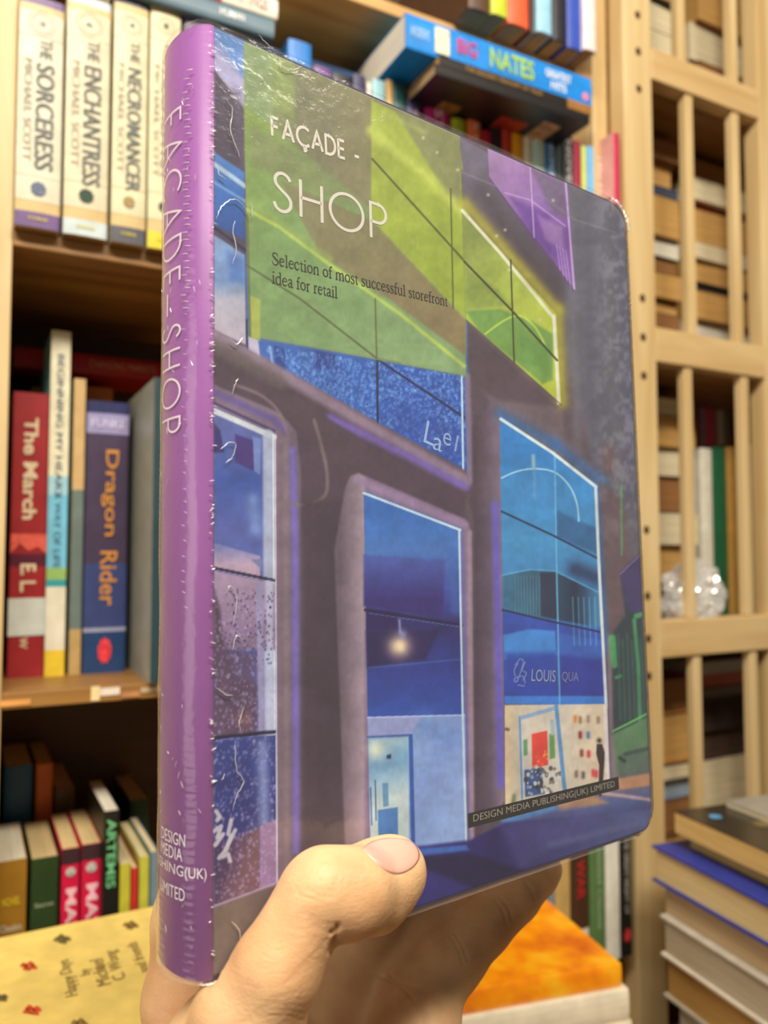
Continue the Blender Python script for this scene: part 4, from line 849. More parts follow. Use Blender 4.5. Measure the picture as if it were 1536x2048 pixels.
for i in range(6): line([(1236 + i * 9, 1270 + 10 * (i % 2)), (1240 + i * 10, 1440)], 4, (52, 104, 84), 2.5, 0.5)
line([(1226, 1462), (1262, 1444), (1300, 1424)], 4, (96, 170, 90), 2); poly([(1226, 1468), (1302, 1430), (1306, 1520), (1232, 1548)], (86, 122, 88), 4); poly([(1234, 1510), (1304, 1492), (1306, 1546), (1236, 1556)], (80, 98, 88), 5, 0.8); glow([(1240, 1516), (1248, 1522)], 4, (36, 40, 40), 0.9); line([(1250, 1508), (1300, 1496)], 7, (52, 66, 66), 4, 0.8)
# street
poly([(935, 1690), (1010, 1640), (1145, 1598), (1305, 1546), (1312, 1690), (935, 1810)], [((1180, 1560), (140, 108, 92)), ((1190, 1610), (80, 92, 140)), ((1200, 1670), (42, 40, 84))], 4)
poly([(1222, 1560), (1304, 1545), (1306, 1570), (1236, 1580)], (176, 132, 100), 4); poly([(1110, 1602), (1180, 1586), (1215, 1606), (1120, 1622)], (186, 140, 98), 6, 0.8); line([(1186, 1584), (1250, 1592), (1304, 1600)], 7, (196, 164, 160), 3, 0.8)
poly([(1000, 1640), (1100, 1606), (1120, 1618), (1010, 1650)], (78, 140, 196), 5, 0.8); line([(1198, 1572), (1200, 1590)], 5, (50, 40, 60), 2)
poly([(726, 1706), (940, 1680), (1010, 1645), (1310, 1618), (1312, 1700), (700, 1900), (560, 1960), (500, 1990)], [((800, 1720), (48, 42, 118)), ((1000, 1740), (40, 34, 92)), ((1280, 1640), (74, 84, 128))], 5)
poly([(1000, 1652), (1150, 1612), (1200, 1640), (1040, 1740)], (78, 74, 128), 14, 0.5)
poly([(740, 1704), (932, 1690), (938, 1700), (850, 1712), (745, 1722)], (58, 96, 170), 4); poly([(840, 1712), (940, 1706), (1060, 1745), (960, 1782), (850, 1738)], (30, 20, 58), 8, 0.85); line([(1100, 1690), (1300, 1640)], 12, (96, 100, 140), 8, 0.5)
poly([(604, 1690), (742, 1700), (760, 1800), (604, 1790)], (76, 62, 72), 8)
# green lettering panel, printed translucent over the picture
PANEL = [(488, 50), (920, 260), (919, 300), (932, 752), (500, 672), (489, 300)]
poly(PANEL, [((490, 300), (118, 134, 84)), ((560, 300), (116, 124, 82)), ((740, 300), (118, 118, 84)), ((930, 400), (124, 128, 80))], 1)
poly([(488, 60), (545, 86), (545, 250), (488, 210)], (120, 144, 100), 6, 0.7); poly([(545, 86), (590, 110), (590, 240), (545, 210)], (128, 150, 78), 8, 0.5)
poly([(590, 112), (740, 182), (740, 400), (590, 310)], [((590, 200), (108, 108, 84)), ((740, 200), (122, 118, 86))], 8, 0.8)
poly([(488, 210), (540, 250), (740, 420), (930, 560), (932, 752), (500, 672)], [((500, 250), (120, 146, 70)), ((560, 500), (112, 142, 88)), ((800, 680), (120, 148, 102))], 6)
poly([(500, 250), (640, 330), (740, 430), (500, 330)], (116, 126, 84), 10, 0.8)
poly([(742, 200), (845, 250), (925, 340), (920, 300), (932, 640), (742, 440)], [((750, 250), (146, 160, 64)), ((900, 560), (138, 156, 56))], 3)
poly([(790, 222), (918, 275), (924, 430), (905, 410)], (122, 128, 82), 5); line([(742, 262), (850, 350), (928, 428)], 18, (172, 186, 84), 10, 0.8); line([(765, 225), (850, 265)], 8, (160, 172, 90), 8, 0.5)
poly([(560, 360), (742, 440), (932, 642), (932, 712), (780, 600), (640, 510)], [((600, 400), (118, 118, 84)), ((900, 660), (124, 112, 78))], 4)
line([(495, 420), (560, 455), (660, 530), (800, 628), (928, 732)], 7, (172, 192, 84), 3.5, 0.8); line([(495, 405), (560, 445), (660, 518)], 14, (132, 152, 84), 6, 0.6)
poly([(498, 590), (520, 600), (520, 682), (500, 676)], (160, 168, 78), 3, 0.8); line([(494, 430), (500, 672)], 5, (92, 96, 50), 1.5, 0.7)
line([(492, 530), (600, 598), (752, 716)], 4, (78, 88, 54), 1.2, 0.85); line([(750, 598), (753, 716)], 3.5, (84, 92, 54), 1.2, 0.8); line([(752, 716), (800, 726)], 3, (80, 90, 60), 1, 0.4)
line([(744, 318), (930, 524)], 4, (74, 76, 34), 1.2, 0.9); line([(901, 378), (906, 616)], 3.2, (78, 82, 36), 1.1, 0.85)
# green lit window beyond the panel
for s_ in ([(928, 405), (1115, 620)], [(1115, 620), (1124, 805)]): glow(s_, 13, (156, 152, 50), 0.8)
poly([(923, 416), (1112, 628), (1122, 808), (932, 640)], [((930, 480), (118, 132, 66)), ((1040, 560), (152, 168, 70)), ((1100, 760), (168, 180, 60))], 1.4)
poly([(930, 622), (1000, 618), (1060, 640), (1105, 668), (1105, 760), (1085, 768), (960, 665)], (104, 142, 70), 4); line(curve([(970, 668), (1010, 640), (1040, 632), (1070, 655), (1095, 700)]), 4, (176, 196, 80), 1.6, 0.8); poly([(1040, 672), (1095, 690), (1098, 744), (1040, 720)], (88, 132, 66), 4, 0.6)
poly([(932, 540), (1000, 580), (1020, 610), (932, 620)], (112, 132, 64), 6, 0.6)
line([(924, 421), (1000, 506), (1107, 636)], 6.5, (196, 200, 172), 1.6); line([(1107, 632), (1117, 806)], 6.5, (204, 206, 190), 1.8)
line([(928, 523), (1024, 622), (1114, 721)], 4, (52, 54, 30), 1.1); line([(1021, 520), (1028, 728)], 3.2, (56, 62, 34), 1.1); line([(932, 640), (1122, 810)], 3, (88, 80, 60), 1.5, 0.7)
# violet window at the top
poly([(975, 296), (1060, 333), (1134, 368), (1150, 580), (978, 355)], [((1000, 320), (146, 116, 158)), ((1060, 400), (132, 98, 158)), ((1130, 480), (100, 66, 136)), ((1150, 570), (128, 96, 160))], 2)
poly([(1062, 336), (1130, 368), (1132, 440), (1100, 420)], (98, 88, 108), 6, 0.8); poly([(1022, 395), (1100, 430), (1100, 505), (1060, 470)], (86, 52, 130), 10, 0.7); poly([(1075, 430), (1125, 455), (1128, 500), (1090, 480)], (150, 120, 166), 6, 0.6)
line([(1060, 335), (1068, 475)], 2.6, (186, 160, 200), 1.1, 0.8); line([(1131, 366), (1148, 578)], 3.6, (188, 164, 206), 1.3, 0.85); line([(1010, 386), (1060, 400), (1130, 452)], 3, (170, 150, 180), 1.4, 0.7)
for i in range(4): line([(1113 + i * 6, 490 + i * 4), (1120 + i * 7, 540 + i * 12)], 2.2, (170, 146, 200), 1.1, 0.7)
line([(978, 356), (1060, 470), (1148, 582)], 3, (82, 60, 108), 2, 0.7); line([(925, 345), (990, 372), (1080, 390), (1150, 440), (1230, 465)], 3, (128, 122, 134), 2.5, 0.5)
for (sx_, sy_) in ((976, 390), (993, 472), (1106, 401), (846, 276), (874, 305), (915, 340), (1018, 540), (1080, 640), (1010, 460)): glow([(sx_, sy_)], 3, (190, 190, 170), 0.8)
# rubbed edges and plaster mottling
n1 = vnoise(34, 1) ; n2 = vnoise(11, 2); n3 = vnoise(5, 8, 1, 0.6)
mot = (n1 * 0.5 + n2 * 0.3 + n3 * 0.2 - 0.5)[:, None]
C += C * mot * 0.24
rub = (smooth((PX - 1170) / 60) * smooth((1160 - PY) / 260) * smooth((n2 * 0.5 + n1 * 0.4 + n3 * 0.3 - 0.45) * 2.2))[:, None] * 0.4
C = C * (1 - rub) + np.array([140, 142, 150], np.float32) * rub
C = np.clip(C, 2, 250)
KP = 1.15
Cl = (np.where(C / 255 <= 0.04045, C / 255 / 12.92, ((C / 255 + 0.055) / 1.055) ** 2.4) * KP * np.array([0.99, 1.02, 1.13])).astype(np.float32); Cl = np.clip(Cl, 0, 0.9)
# ---- materials of the held book
pm = bpy.data.materials.new('cover_print'); pm.use_nodes = True; nt = pm.node_tree; b = nt.nodes['Principled BSDF']
at = nt.nodes.new('ShaderNodeAttribute'); at.attribute_name = 'print'; nt.links.new(at.outputs['Color'], b.inputs['Base Color']); b.inputs['Roughness'].default_value = 0.5; b.inputs['Specular IOR Level'].default_value = 0.25
nz = nt.nodes.new('ShaderNodeTexNoise'); nz.inputs['Scale'].default_value = 900; bp = nt.nodes.new('ShaderNodeBump'); bp.inputs['Strength'].default_value = 0.12; bp.inputs['Distance'].default_value = 0.0003
tc = nt.nodes.new('ShaderNodeTexCoord'); nt.links.new(tc.outputs['Object'], nz.inputs['Vector']); nt.links.new(nz.outputs['Fac'], bp.inputs['Height']); nt.links.new(bp.outputs['Normal'], b.inputs['Normal'])
PUR = mat((148, 84, 162), 0.42, 0.05, 60, name='purple_spine_cloth'); NAVY = mat((52, 48, 84), 0.5, 0.1, 80, name='navy_board_edge')
def outline(z, inset=0.0):
    x1 = BW - inset; y0 = inset; y1 = BH - inset; c = CRr; pts = [(0, y0)]
    for i in range(9): th = -math.pi / 2 + math.pi / 2 * i / 8; pts.append((x1 - c + c * math.cos(th), y0 + c + c * math.sin(th)))
    for i in range(9): th = math.pi / 2 * i / 8; pts.append((x1 - c + c * math.cos(th), y1 - c + c * math.sin(th)))
    pts.append((0, y1)); return [(x, y, z * SGN) for x, y in pts]
def slab(name, z0, z1, m, parent, inset=0.0):
    e = 0.0007; rings = [outline(z0, inset + e), outline(z0 - e if z0 > z1 else z0 + e, inset), outline(z1 + e if z0 > z1 else z1 - e, inset), outline(z1, inset + e)]
    n = len(rings[0]); V = [p for r in rings for p in r]; Fc = [list(range(n))[::-1], [3 * n + i for i in range(n)]]
    for k in range(3):
        for i in range(n): j = (i + 1) % n; Fc.append([k * n + i, k * n + j, (k + 1) * n + j, (k + 1) * n + i])
    return link_mesh(name, V, Fc, m, parent)
fcv = slab('front_cover', -0.00005, -0.0028, NAVY, hb)
slab('back_cover', -BT + 0.0028, -BT, NAVY, hb)
pgm = pages_mat((232, 226, 206))
Vp, Fp = boxes([(0.001, BW - 0.004, 0.004, BH - 0.004, min(-0.003 * SGN, (-BT + 0.003) * SGN), max(-0.003 * SGN, (-BT + 0.003) * SGN))]); link_mesh('page_block', Vp, Fp, pgm, hb)
# printed sheet on the front board
idx = np.arange(NX * NY).reshape(NY, NX)
Q = np.stack([idx[:-1, :-1].ravel(), idx[:-1, 1:].ravel(), idx[1:, 1:].ravel(), idx[1:, :-1].ravel()], 1)
me = bpy.data.meshes.new('cover_print'); nv = NX * NY; me.vertices.add(nv)
co = np.stack([X, Y, np.full(nv, 0.0001 * SGN)], 1)
# board edges roll over slightly
edge = np.minimum.reduce([BW - X, Y, BH - Y]); co[:, 2] -= SGN * 0.0012 * smooth(1 - edge / 0.0015)
me.vertices.foreach_set('co', co.ravel()); nq = len(Q); me.loops.add(nq * 4); me.loops.foreach_set('vertex_index', Q.ravel())
me.polygons.add(nq); me.polygons.foreach_set('loop_start', np.arange(nq) * 4); me.polygons.foreach_set('loop_total', np.full(nq, 4)); me.update()
me.polygons.foreach_set('use_smooth', np.ones(nq, bool))
ca_ = me.color_attributes.new('print', 'FLOAT_COLOR', 'POINT'); ca_.data.foreach_set('color', np.concatenate([Cl, np.ones((nv, 1), np.float32)], 1).ravel())
me.materials.append(pm); po = bpy.data.objects.new('cover_print', me); S.collection.objects.link(po); po.parent = fcv
# spine
def spine_pt(s, y, off=0.0):          # s in [0,1] around the spine from front to back
    th = math.pi * s; return (-(BB + off) * math.sin(th), y, SGN * (-BT / 2 + (BT / 2 + off) * math.cos(th)))
NS = 40; V = []; Fc = []; ys = [0.0, 0.0006, BH - 0.0006, BH]
for j, y in enumerate(ys):
    for i in range(NS + 1): V.append(spine_pt(i / NS, y, -0.0006 if j in (0, 3) else 0))
for i in range(NS + 1): V.append(spine_pt(i / NS, BH, -0.0025))
for i in range(NS + 1): V.append(spine_pt(i / NS, 0, -0.0025))
R_ = NS + 1
for j in range(4):
    for i in range(NS): Fc.append([j * R_ + i, j * R_ + i + 1, (j + 1) * R_ + i + 1, (j + 1) * R_ + i])
for i in range(NS): Fc.append([5 * R_ + i, 5 * R_ + i + 1, i + 1, i])
spn = link_mesh('spine', V, Fc, PUR, hb, smooth=True)
# ---- drawn letterforms
def arc(cx, cy, rx, ry, a0, a1, n=18): return [(cx + rx * math.cos(math.radians(a0 + (a1 - a0) * i / n)), cy + ry * math.sin(math.radians(a0 + (a1 - a0) * i / n))) for i in range(n + 1)]
GL = {'F': (0.46, [[(0, 0), (0, 1)], [(0, 0.97), (0.44, 0.97)], [(0, 0.53), (0.40, 0.53)]]),
      'A': (0.74, [[(0, 0), (0.37, 1), (0.74, 0)], [(0.13, 0.33), (0.61, 0.33)]]),
      'C': (0.80, [arc(0.5, 0.5, 0.5, 0.5, 48, 312, 30)]),
      'Ç': (0.80, [arc(0.5, 0.5, 0.5, 0.5, 48, 312, 30), [(0.52, 0), (0.48, -0.09), (0.58, -0.12), (0.60, -0.19), (0.52, -0.25), (0.42, -0.23)]]),
      'D': (0.68, [[(0, 0.5), (0, 1), (0.22, 1)] + arc(0.22, 0.5, 0.46, 0.5, 90, -90, 24) + [(0, 0), (0, 0.5)]]),
      'E': (0.46, [[(0, 0), (0, 1)], [(0, 0.97), (0.45, 0.97)], [(0, 0.52), (0.42, 0.52)], [(0, 0.03), (0.45, 0.03)]]),
      'S': (0.50, [curve([(0.46, 0.84), (0.38, 0.95), (0.25, 1.0), (0.12, 0.95), (0.05, 0.82), (0.08, 0.68), (0.22, 0.55), (0.38, 0.43), (0.46, 0.30), (0.44, 0.13), (0.33, 0.02), (0.19, 0.0), (0.07, 0.07), (0.01, 0.20)], 5)]),
      'H': (0.60, [[(0, 0), (0, 1)], [(0.60, 0), (0.60, 1)], [(0, 0.52), (0.60, 0.52)]]),
      'O': (1.0, [arc(0.5, 0.5, 0.5, 0.5, 0, 360, 44)]),
      'P': (0.50, [[(0, 0), (0, 1), (0.24, 1)] + arc(0.24, 0.735, 0.25, 0.265, 90, -90, 18) + [(0, 0.47)]]),
      '-': (0.34, [[(0, 0.36), (0.34, 0.36)]]), '–': (0.46, [[(0, 0.38), (0.46, 0.38)]]), ' ': (0.25, [])}
def stroke_text(s, wd, gap=0.17):
    V = []; Fc = []; x = 0
    for ch in s:
        adv, strokes = GL[ch]
        for st in strokes:
            fine = [st[0]]
            for qa, qb in zip(st[:-1], st[1:]):
                m_ = max(1, int(math.hypot(qb[0] - qa[0], qb[1] - qa[1]) / 0.12))
                fine += [(qa[0] + (qb[0] - qa[0]) * t_ / m_, qa[1] + (qb[1] - qa[1]) * t_ / m_) for t_ in range(1, m_)] + [qb]
            P2 = [(p[0] + x, p[1]) for p in fine]; closed = P2[0] == P2[-1] or (abs(P2[0][0] - P2[-1][0]) < 1e-6 and abs(P2[0][1] - P2[-1][1]) < 1e-6); n = len(P2); b0_ = len(V)
            for i in range(n):
                pa = P2[i - 1] if i > 0 else (P2[-2] if closed else None); pb_ = P2[i + 1] if i < n - 1 else (P2[1] if closed else None); pc = P2[i]
                d1 = None if pa is None else np.array([pc[0] - pa[0], pc[1] - pa[1]]); d2 = None if pb_ is None else np.array([pb_[0] - pc[0], pb_[1] - pc[1]])
                if d1 is not None: d1 = d1 / (np.linalg.norm(d1) + 1e-9)
                if d2 is not None: d2 = d2 / (np.linalg.norm(d2) + 1e-9)
                if d1 is None: d1 = d2
                if d2 is None: d2 = d1
                n1_ = np.array([-d1[1], d1[0]]); n2_ = np.array([-d2[1], d2[0]]); nn = n1_ + n2_; L = np.linalg.norm(nn)
                nn = nn / L if L > 1e-6 else n1_; k = min(1.0 / max(nn @ n1_, 0.42), 2.0)
                V.append((pc[0] + nn[0] * wd / 2 * k, pc[1] + nn[1] * wd / 2 * k)); V.append((pc[0] - nn[0] * wd / 2 * k, pc[1] - nn[1] * wd / 2 * k))
            for i in range(n - 1): Fc.append([b0_ + 2 * i, b0_ + 2 * i + 1, b0_ + 2 * i + 3, b0_ + 2 * i + 2])
        x += adv + gap
    return np.array(V), Fc, x - gap
def place_on_cover(name, VF, p0, p1, hpx, m, yoff=0.00018):
    """baseline from pixel p0 to p1, letter height hpx measured at p0 (pixels)"""
    V, Fc = VF[0], VF[1]; wd_ = VF[2]
    a = np.array(to_local(*p0)); b_ = np.array(to_local(*p1)); t_ = np.array(to_local(p0[0], p0[1] - hpx)); hh = abs(t_[1] - a[1])
    u = (b_ - a) / wd_; up = np.array([-u[1], u[0]]); up = up / np.linalg.norm(up) * hh
    q = a + np.outer(V[:, 0], u) + np.outer(V[:, 1], up)
    return link_mesh(name, [(x, y, yoff * SGN) for x, y in q], Fc, m, fcv)
WI = mat((214, 212, 204), 0.5, 0.03, 50, name='white_ink'); 
place_on_cover('title_lettering', stroke_text('FAÇADE -', 0.165, 0.25), (544, 272), (718, 328), 38, WI)
place_on_cover('title_lettering', stroke_text('SHOP', 0.085, 0.24), (547, 418), (773, 484), 76, WI)
# serif tagline, drawn with varying pen width
SG = {'S': (0.52, [[(0.42, 0.52, .03), (0.40, 0.62, .03), (0.25, 0.68, .04), (0.10, 0.60, .07), (0.10, 0.48, .08), (0.25, 0.36, .10), (0.42, 0.24, .10), (0.44, 0.12, .08), (0.32, 0.0, .05), (0.16, 0.01, .04), (0.06, 0.10, .03), (0.05, 0.20, .03)]]),
      'e': (0.42, [[(0.08, 0.27, .03), (0.36, 0.27, .03), (0.34, 0.38, .05), (0.22, 0.45, .04), (0.10, 0.38, .07), (0.06, 0.23, .09), (0.10, 0.08, .08), (0.22, 0.01, .06), (0.38, 0.10, .02)]]),
      'l': (0.26, [[(0.13, 0.0, .085), (0.13, 0.70, .085)], [(0.02, 0.01, .03), (0.24, 0.01, .03)], [(0.04, 0.66, .03), (0.13, 0.69, .03)]]),
      'c': (0.42, [[(0.36, 0.35, .07), (0.30, 0.44, .04), (0.20, 0.45, .04), (0.09, 0.37, .07), (0.06, 0.23, .09), (0.10, 0.08, .08), (0.22, 0.01, .06), (0.37, 0.10, .02)]]),
      't': (0.28, [[(0.13, 0.56, .03), (0.13, 0.10, .085), (0.19, 0.01, .06), (0.27, 0.05, .02)], [(0.02, 0.43, .035), (0.26, 0.43, .035)]]),
      'i': (0.26, [[(0.13, 0.0, .085), (0.13, 0.45, .085)], [(0.02, 0.01, .03), (0.24, 0.01, .03)], [(0.04, 0.42, .03), (0.13, 0.44, .03)], [(0.13, 0.60, .09), (0.13, 0.68, .09)]]),
      'o': (0.46, [[(0.23, 0.01, .04), (0.10, 0.08, .07), (0.06, 0.23, .09), (0.10, 0.38, .07), (0.23, 0.45, .04), (0.36, 0.38, .07), (0.40, 0.23, .09), (0.36, 0.08, .07), (0.23, 0.01, .04)]]),
      'n': (0.50, [[(0.11, 0.0, .085), (0.11, 0.45, .085)], [(0.11, 0.34, .03), (0.22, 0.44, .04), (0.34, 0.43, .06), (0.38, 0.32, .085), (0.38, 0.0, .085)], [(0.02, 0.01, .03), (0.20, 0.01, .03)], [(0.29, 0.01, .03), (0.47, 0.01, .03)]]),
      'f': (0.30, [[(0.14, 0.0, .085), (0.14, 0.55, .08), (0.20, 0.68, .05), (0.32, 0.67, .05)], [(0.02, 0.43, .035), (0.27, 0.43, .035)], [(0.03, 0.01, .03), (0.26, 0.01, .03)]]),
      'm': (0.76, [[(0.11, 0.0, .085), (0.11, 0.45, .085)], [(0.11, 0.34, .03), (0.22, 0.44, .04), (0.33, 0.43, .06), (0.37, 0.32, .085), (0.37, 0.0, .085)], [(0.38, 0.34, .03), (0.48, 0.44, .04), (0.59, 0.43, .06), (0.63, 0.32, .085), (0.63, 0.0, .085)], [(0.02, 0.01, .03), (0.20, 0.01, .03)], [(0.28, 0.01, .03), (0.46, 0.01, .03)], [(0.54, 0.01, .03), (0.72, 0.01, .03)]]),
      's': (0.36, [[(0.29, 0.34, .03), (0.27, 0.43, .03), (0.17, 0.45, .04), (0.08, 0.40, .06), (0.09, 0.31, .07), (0.20, 0.24, .08), (0.29, 0.16, .08), (0.29, 0.06, .06), (0.19, 0.0, .04), (0.08, 0.02, .03), (0.05, 0.12, .03)]]),
      'u': (0.50, [[(0.11, 0.44, .085), (0.11, 0.12, .085), (0.16, 0.02, .06), (0.27, 0.01, .04), (0.38, 0.12, .03)], [(0.38, 0.0, .085), (0.38, 0.45, .085)], [(0.02, 0.44, .03), (0.12, 0.44, .03)], [(0.29, 0.44, .03), (0.39, 0.44, .03)], [(0.38, 0.01, .03), (0.48, 0.02, .03)]]),
      'r': (0.34, [[(0.12, 0.0, .085), (0.12, 0.45, .085)], [(0.12, 0.30, .03), (0.20, 0.43, .04), (0.30, 0.43, .08)], [(0.02, 0.01, .03), (0.24, 0.01, .03)], [(0.04, 0.43, .03), (0.12, 0.44, .03)]]),
      'd': (0.50, [[(0.38, 0.0, .085), (0.38, 0.70, .085)], [(0.38, 0.36, .03), (0.25, 0.45, .04), (0.11, 0.38, .07), (0.06, 0.23, .09), (0.11, 0.07, .07), (0.22, 0.0, .04), (0.38, 0.10, .03)], [(0.38, 0.01, .03), (0.48, 0.03, .03)], [(0.28, 0.67, .03), (0.38, 0.69, .03)]]),
      'a': (0.42, [[(0.08, 0.35, .06), (0.13, 0.44, .04), (0.24, 0.44, .05), (0.30, 0.36, .08), (0.30, 0.08, .08), (0.35, 0.01, .05), (0.42, 0.05, .02)], [(0.30, 0.27, .03), (0.13, 0.20, .05), (0.07, 0.11, .08), (0.12, 0.02, .06), (0.21, 0.02, .04), (0.30, 0.10, .03)]]),
      ' ': (0.24, [])}
def serif_text(s):
    V = []; Fc = []; x = 0
    for ch in s:
        adv, sts = SG[ch]
        for st in sts:
            n = len(st)
            if n > 3: 
                cc = curve([(p[0], p[1]) for p in st], 4); ww = np.interp(np.arange(len(cc)) / 4, np.arange(n), [p[2] for p in st]); st2 = [(c[0], c[1], w_) for c, w_ in zip(cc, ww)]
            else: st2 = st
            b0_ = len(V); n = len(st2)
            for i in range(n):
                a = st2[max(i - 1, 0)]; b_ = st2[min(i + 1, n - 1)]; d = np.array([b_[0] - a[0], b_[1] - a[1]]); d /= np.linalg.norm(d) + 1e-9; w_ = max(st2[i][2], 0.04) / 2 * 1.12
                V.append((x + st2[i][0] - d[1] * w_, st2[i][1] + d[0] * w_)); V.append((x + st2[i][0] + d[1] * w_, st2[i][1] - d[0] * w_))
            for i in range(n - 1): Fc.append([b0_ + 2 * i, b0_ + 2 * i + 1, b0_ + 2 * i + 3, b0_ + 2 * i + 2])
        x += adv
    return np.array(V), Fc, x
BI = mat((34, 36, 26), 0.6, 0.05, 50, name='black_ink')
place_on_cover('tagline_lettering', serif_text('Selection of most successful storefront'), (543, 528), (895, 613), 35, BI)
place_on_cover('tagline_lettering', serif_text('idea for retail'), (543, 566), (675, 597), 35, BI)
def font_on_cover(s, p0, p1, hpx, c, name, bold=0.0, yoff=0.00018):
    Vt, Ft, sz = text_mesh(s, bold); return place_on_cover(name, (Vt / np.array([1, sz[1]]), Ft, sz[0]), p0, p1, hpx, mat(c, 0.5, 0.05, 50, name='cover_ink'), yoff)
# publisher strip
sq = [to_local(*p) for p in ((935, 1627), (1236, 1553), (1238, 1578), (936, 1656))]
link_mesh('publisher_strip', [(x, y, 0.00014 * SGN) for x, y in sq], [[0, 1, 2, 3]], mat((38, 36, 34), 0.5, 0.05, 50, name='strip_ink'), fcv)
font_on_cover('DESIGN MEDIA PUBLISHING(UK) LIMITED', (946, 1648), (1229, 1577), 19, (150, 148, 140), 'publisher_lettering')
font_on_cover('L', (846, 884), (866, 893), 46, (150, 180, 228), 'sign_lettering', -0.005); font_on_cover('a', (864, 898), (882, 905), 26, (146, 176, 226), 'sign_lettering', 0.0)
font_on_cover('e', (884, 888), (900, 894), 26, (140, 168, 220), 'sign_lettering', 0.0); font_on_cover('l', (907, 902), (911, 904), 34, (130, 160, 214), 'sign_lettering', 0.0)
font_on_cover('LOUIS', (1062, 1362), (1110, 1364), 24, (150, 160, 188), 'sign_lettering', 0.0); font_on_cover('QUA', (1123, 1365), (1156, 1366), 22, (124, 134, 176), 'sign_lettering', -0.005)
# spine lettering: runs downwards, letter tops to the right
def spine_map(u, v, off=0.0004):      # u distance down from the top (m), v distance from spine centre towards the front (m)
    s = 0.5 - v / ARC; th = math.pi * s; return (-(BB + off) * math.sin(th), BH - u, SGN * (-BT / 2 + (BT / 2 + off) * math.cos(th)))
ARC = 0.033
def spine_y(px, py):                  # distance from top for a pixel height on the spine centre line
    lo_, hi_ = 0.0, BH
    for _ in range(40):
        m_ = (lo_ + hi_) / 2; q = spine_map(m_, 0); w_ = bw(np.array([q[0]]), np.array([q[1]]), np.array([q[2] * SGN]))
        if project(w_)[1][0] < py: lo_ = m_
        else: hi_ = m_
    return lo_
def spine_text(VF, y0, y1, h, vc, m):
    V, Fc, wd_ = VF; u0, u1 = spine_y(345, y0), spine_y(345, y1); k = (u1 - u0) / wd_
    return link_mesh('spine_lettering', [spine_map(u0 + x * k, vc + (y - 0.5) * h) for x, y in V], Fc, WI2, spn)
WI2 = mat((236, 226, 236), 0.5, 0.03, 50, name='spine_white_ink')
spine_text(stroke_text('FAÇADE', 0.075, 0.42), 232, 572, 0.0088, 0.0006, WI2)
spine_text(stroke_text('–', 0.075), 588, 632, 0.0088, 0.0006, WI2); spine_text(stroke_text('SHOP', 0.075, 0.40), 655, 868, 0.0088, 0.0006, WI2)
for s, yb, v0, v1 in (('DESIGN', 1672, -0.0020, 0.0074), ('MEDIA', 1701, -0.0020, 0.0066), ('PUBLISHING(UK)', 1737, -0.0120, 0.0140), ('LIMITED', 1778, -0.0026, 0.0074)):
    Vt, Ft, sz = text_mesh(s, 0.0); u0 = spine_y(345, yb + 8); hh = 0.0032
    link_mesh('spine_lettering', [spine_map(u0 - y / sz[1] * hh * (1.12 if '(' in s else 1), v0 + x / sz[0] * (v1 - v0)) for x, y in Vt], Ft, WI2, spn)
# ---- shrink wrap around the whole book
FM = film_mat('shrink_film', 0.035, 0.15, (0.985, 0.985, 0.985), 0.035, 0.4, 330)
def film_offset(x, y, seed=0.0):
    return 0.0007 + 0.00035 * noise.noise(Vector((x * 60, y * 25, seed))) + 0.00012 * noise.noise(Vector((x * 260, y * 160, seed + 4)))
V = []; Fc = []; ysf = np.concatenate([np.linspace(-0.0005, BH + 0.0008, 330)]); per = []
for i in range(70): per.append(('f', BW * (1 - (i / 70.0)) ))
per.append(('f', 0.0015))
for i in range(1, 40): per.append(('s', i / 40.0))
for i in range(1, 30): per.append(('b', BW * i / 29.0))
per += [('e', 0.5)]
for y in ysf:
    ye = min(max(y, 0.0), BH)
    cx = BW
    if ye < CRr: cx = BW - CRr + math.sqrt(max(0, CRr ** 2 - (CRr - ye) ** 2))
    if ye > BH - CRr: cx = BW - CRr + math.sqrt(max(0, CRr ** 2 - (ye - BH + CRr) ** 2))
    for kd, v in per:
        if kd == 'f':
            x = v * cx / BW; o_ = film_offset(x, y)
            if v > BW - 1e-6: V.append((cx + 0.0008, y, SGN * 0.0))
            else: V.append((x, y, SGN * o_))
        elif kd == 's':
            rip = 0.00022 * math.sin(y * 2 * math.pi / 0.0021 + 3 * noise.noise(Vector((v * 6, y * 40, 2)))) * max(0, noise.noise(Vector((v * 7, y * 14, 9))) + 0.25)
            V.append(spine_pt(v, y, 0.0007 + 0.0003 * noise.noise(Vector((v * 5, y * 60, 1))) + rip))
        elif kd == 'b': V.append((v * cx / BW, y, SGN * (-BT - 0.0007)))
        else: V.append((cx + 0.0010, y, SGN * (-BT / 2)))
n = len(per)
for j in range(len(ysf) - 1):
    for i in range(n): k = (i + 1) % n; Fc.append([j * n + i, j * n + k, (j + 1) * n + k, (j + 1) * n + i])
Fc.append(list(range(n))); Fc.append([(len(ysf) - 1) * n + i for i in range(n)][::-1])
wr = link_mesh('shrink_wrap', V, Fc, FM, hb, smooth=True)
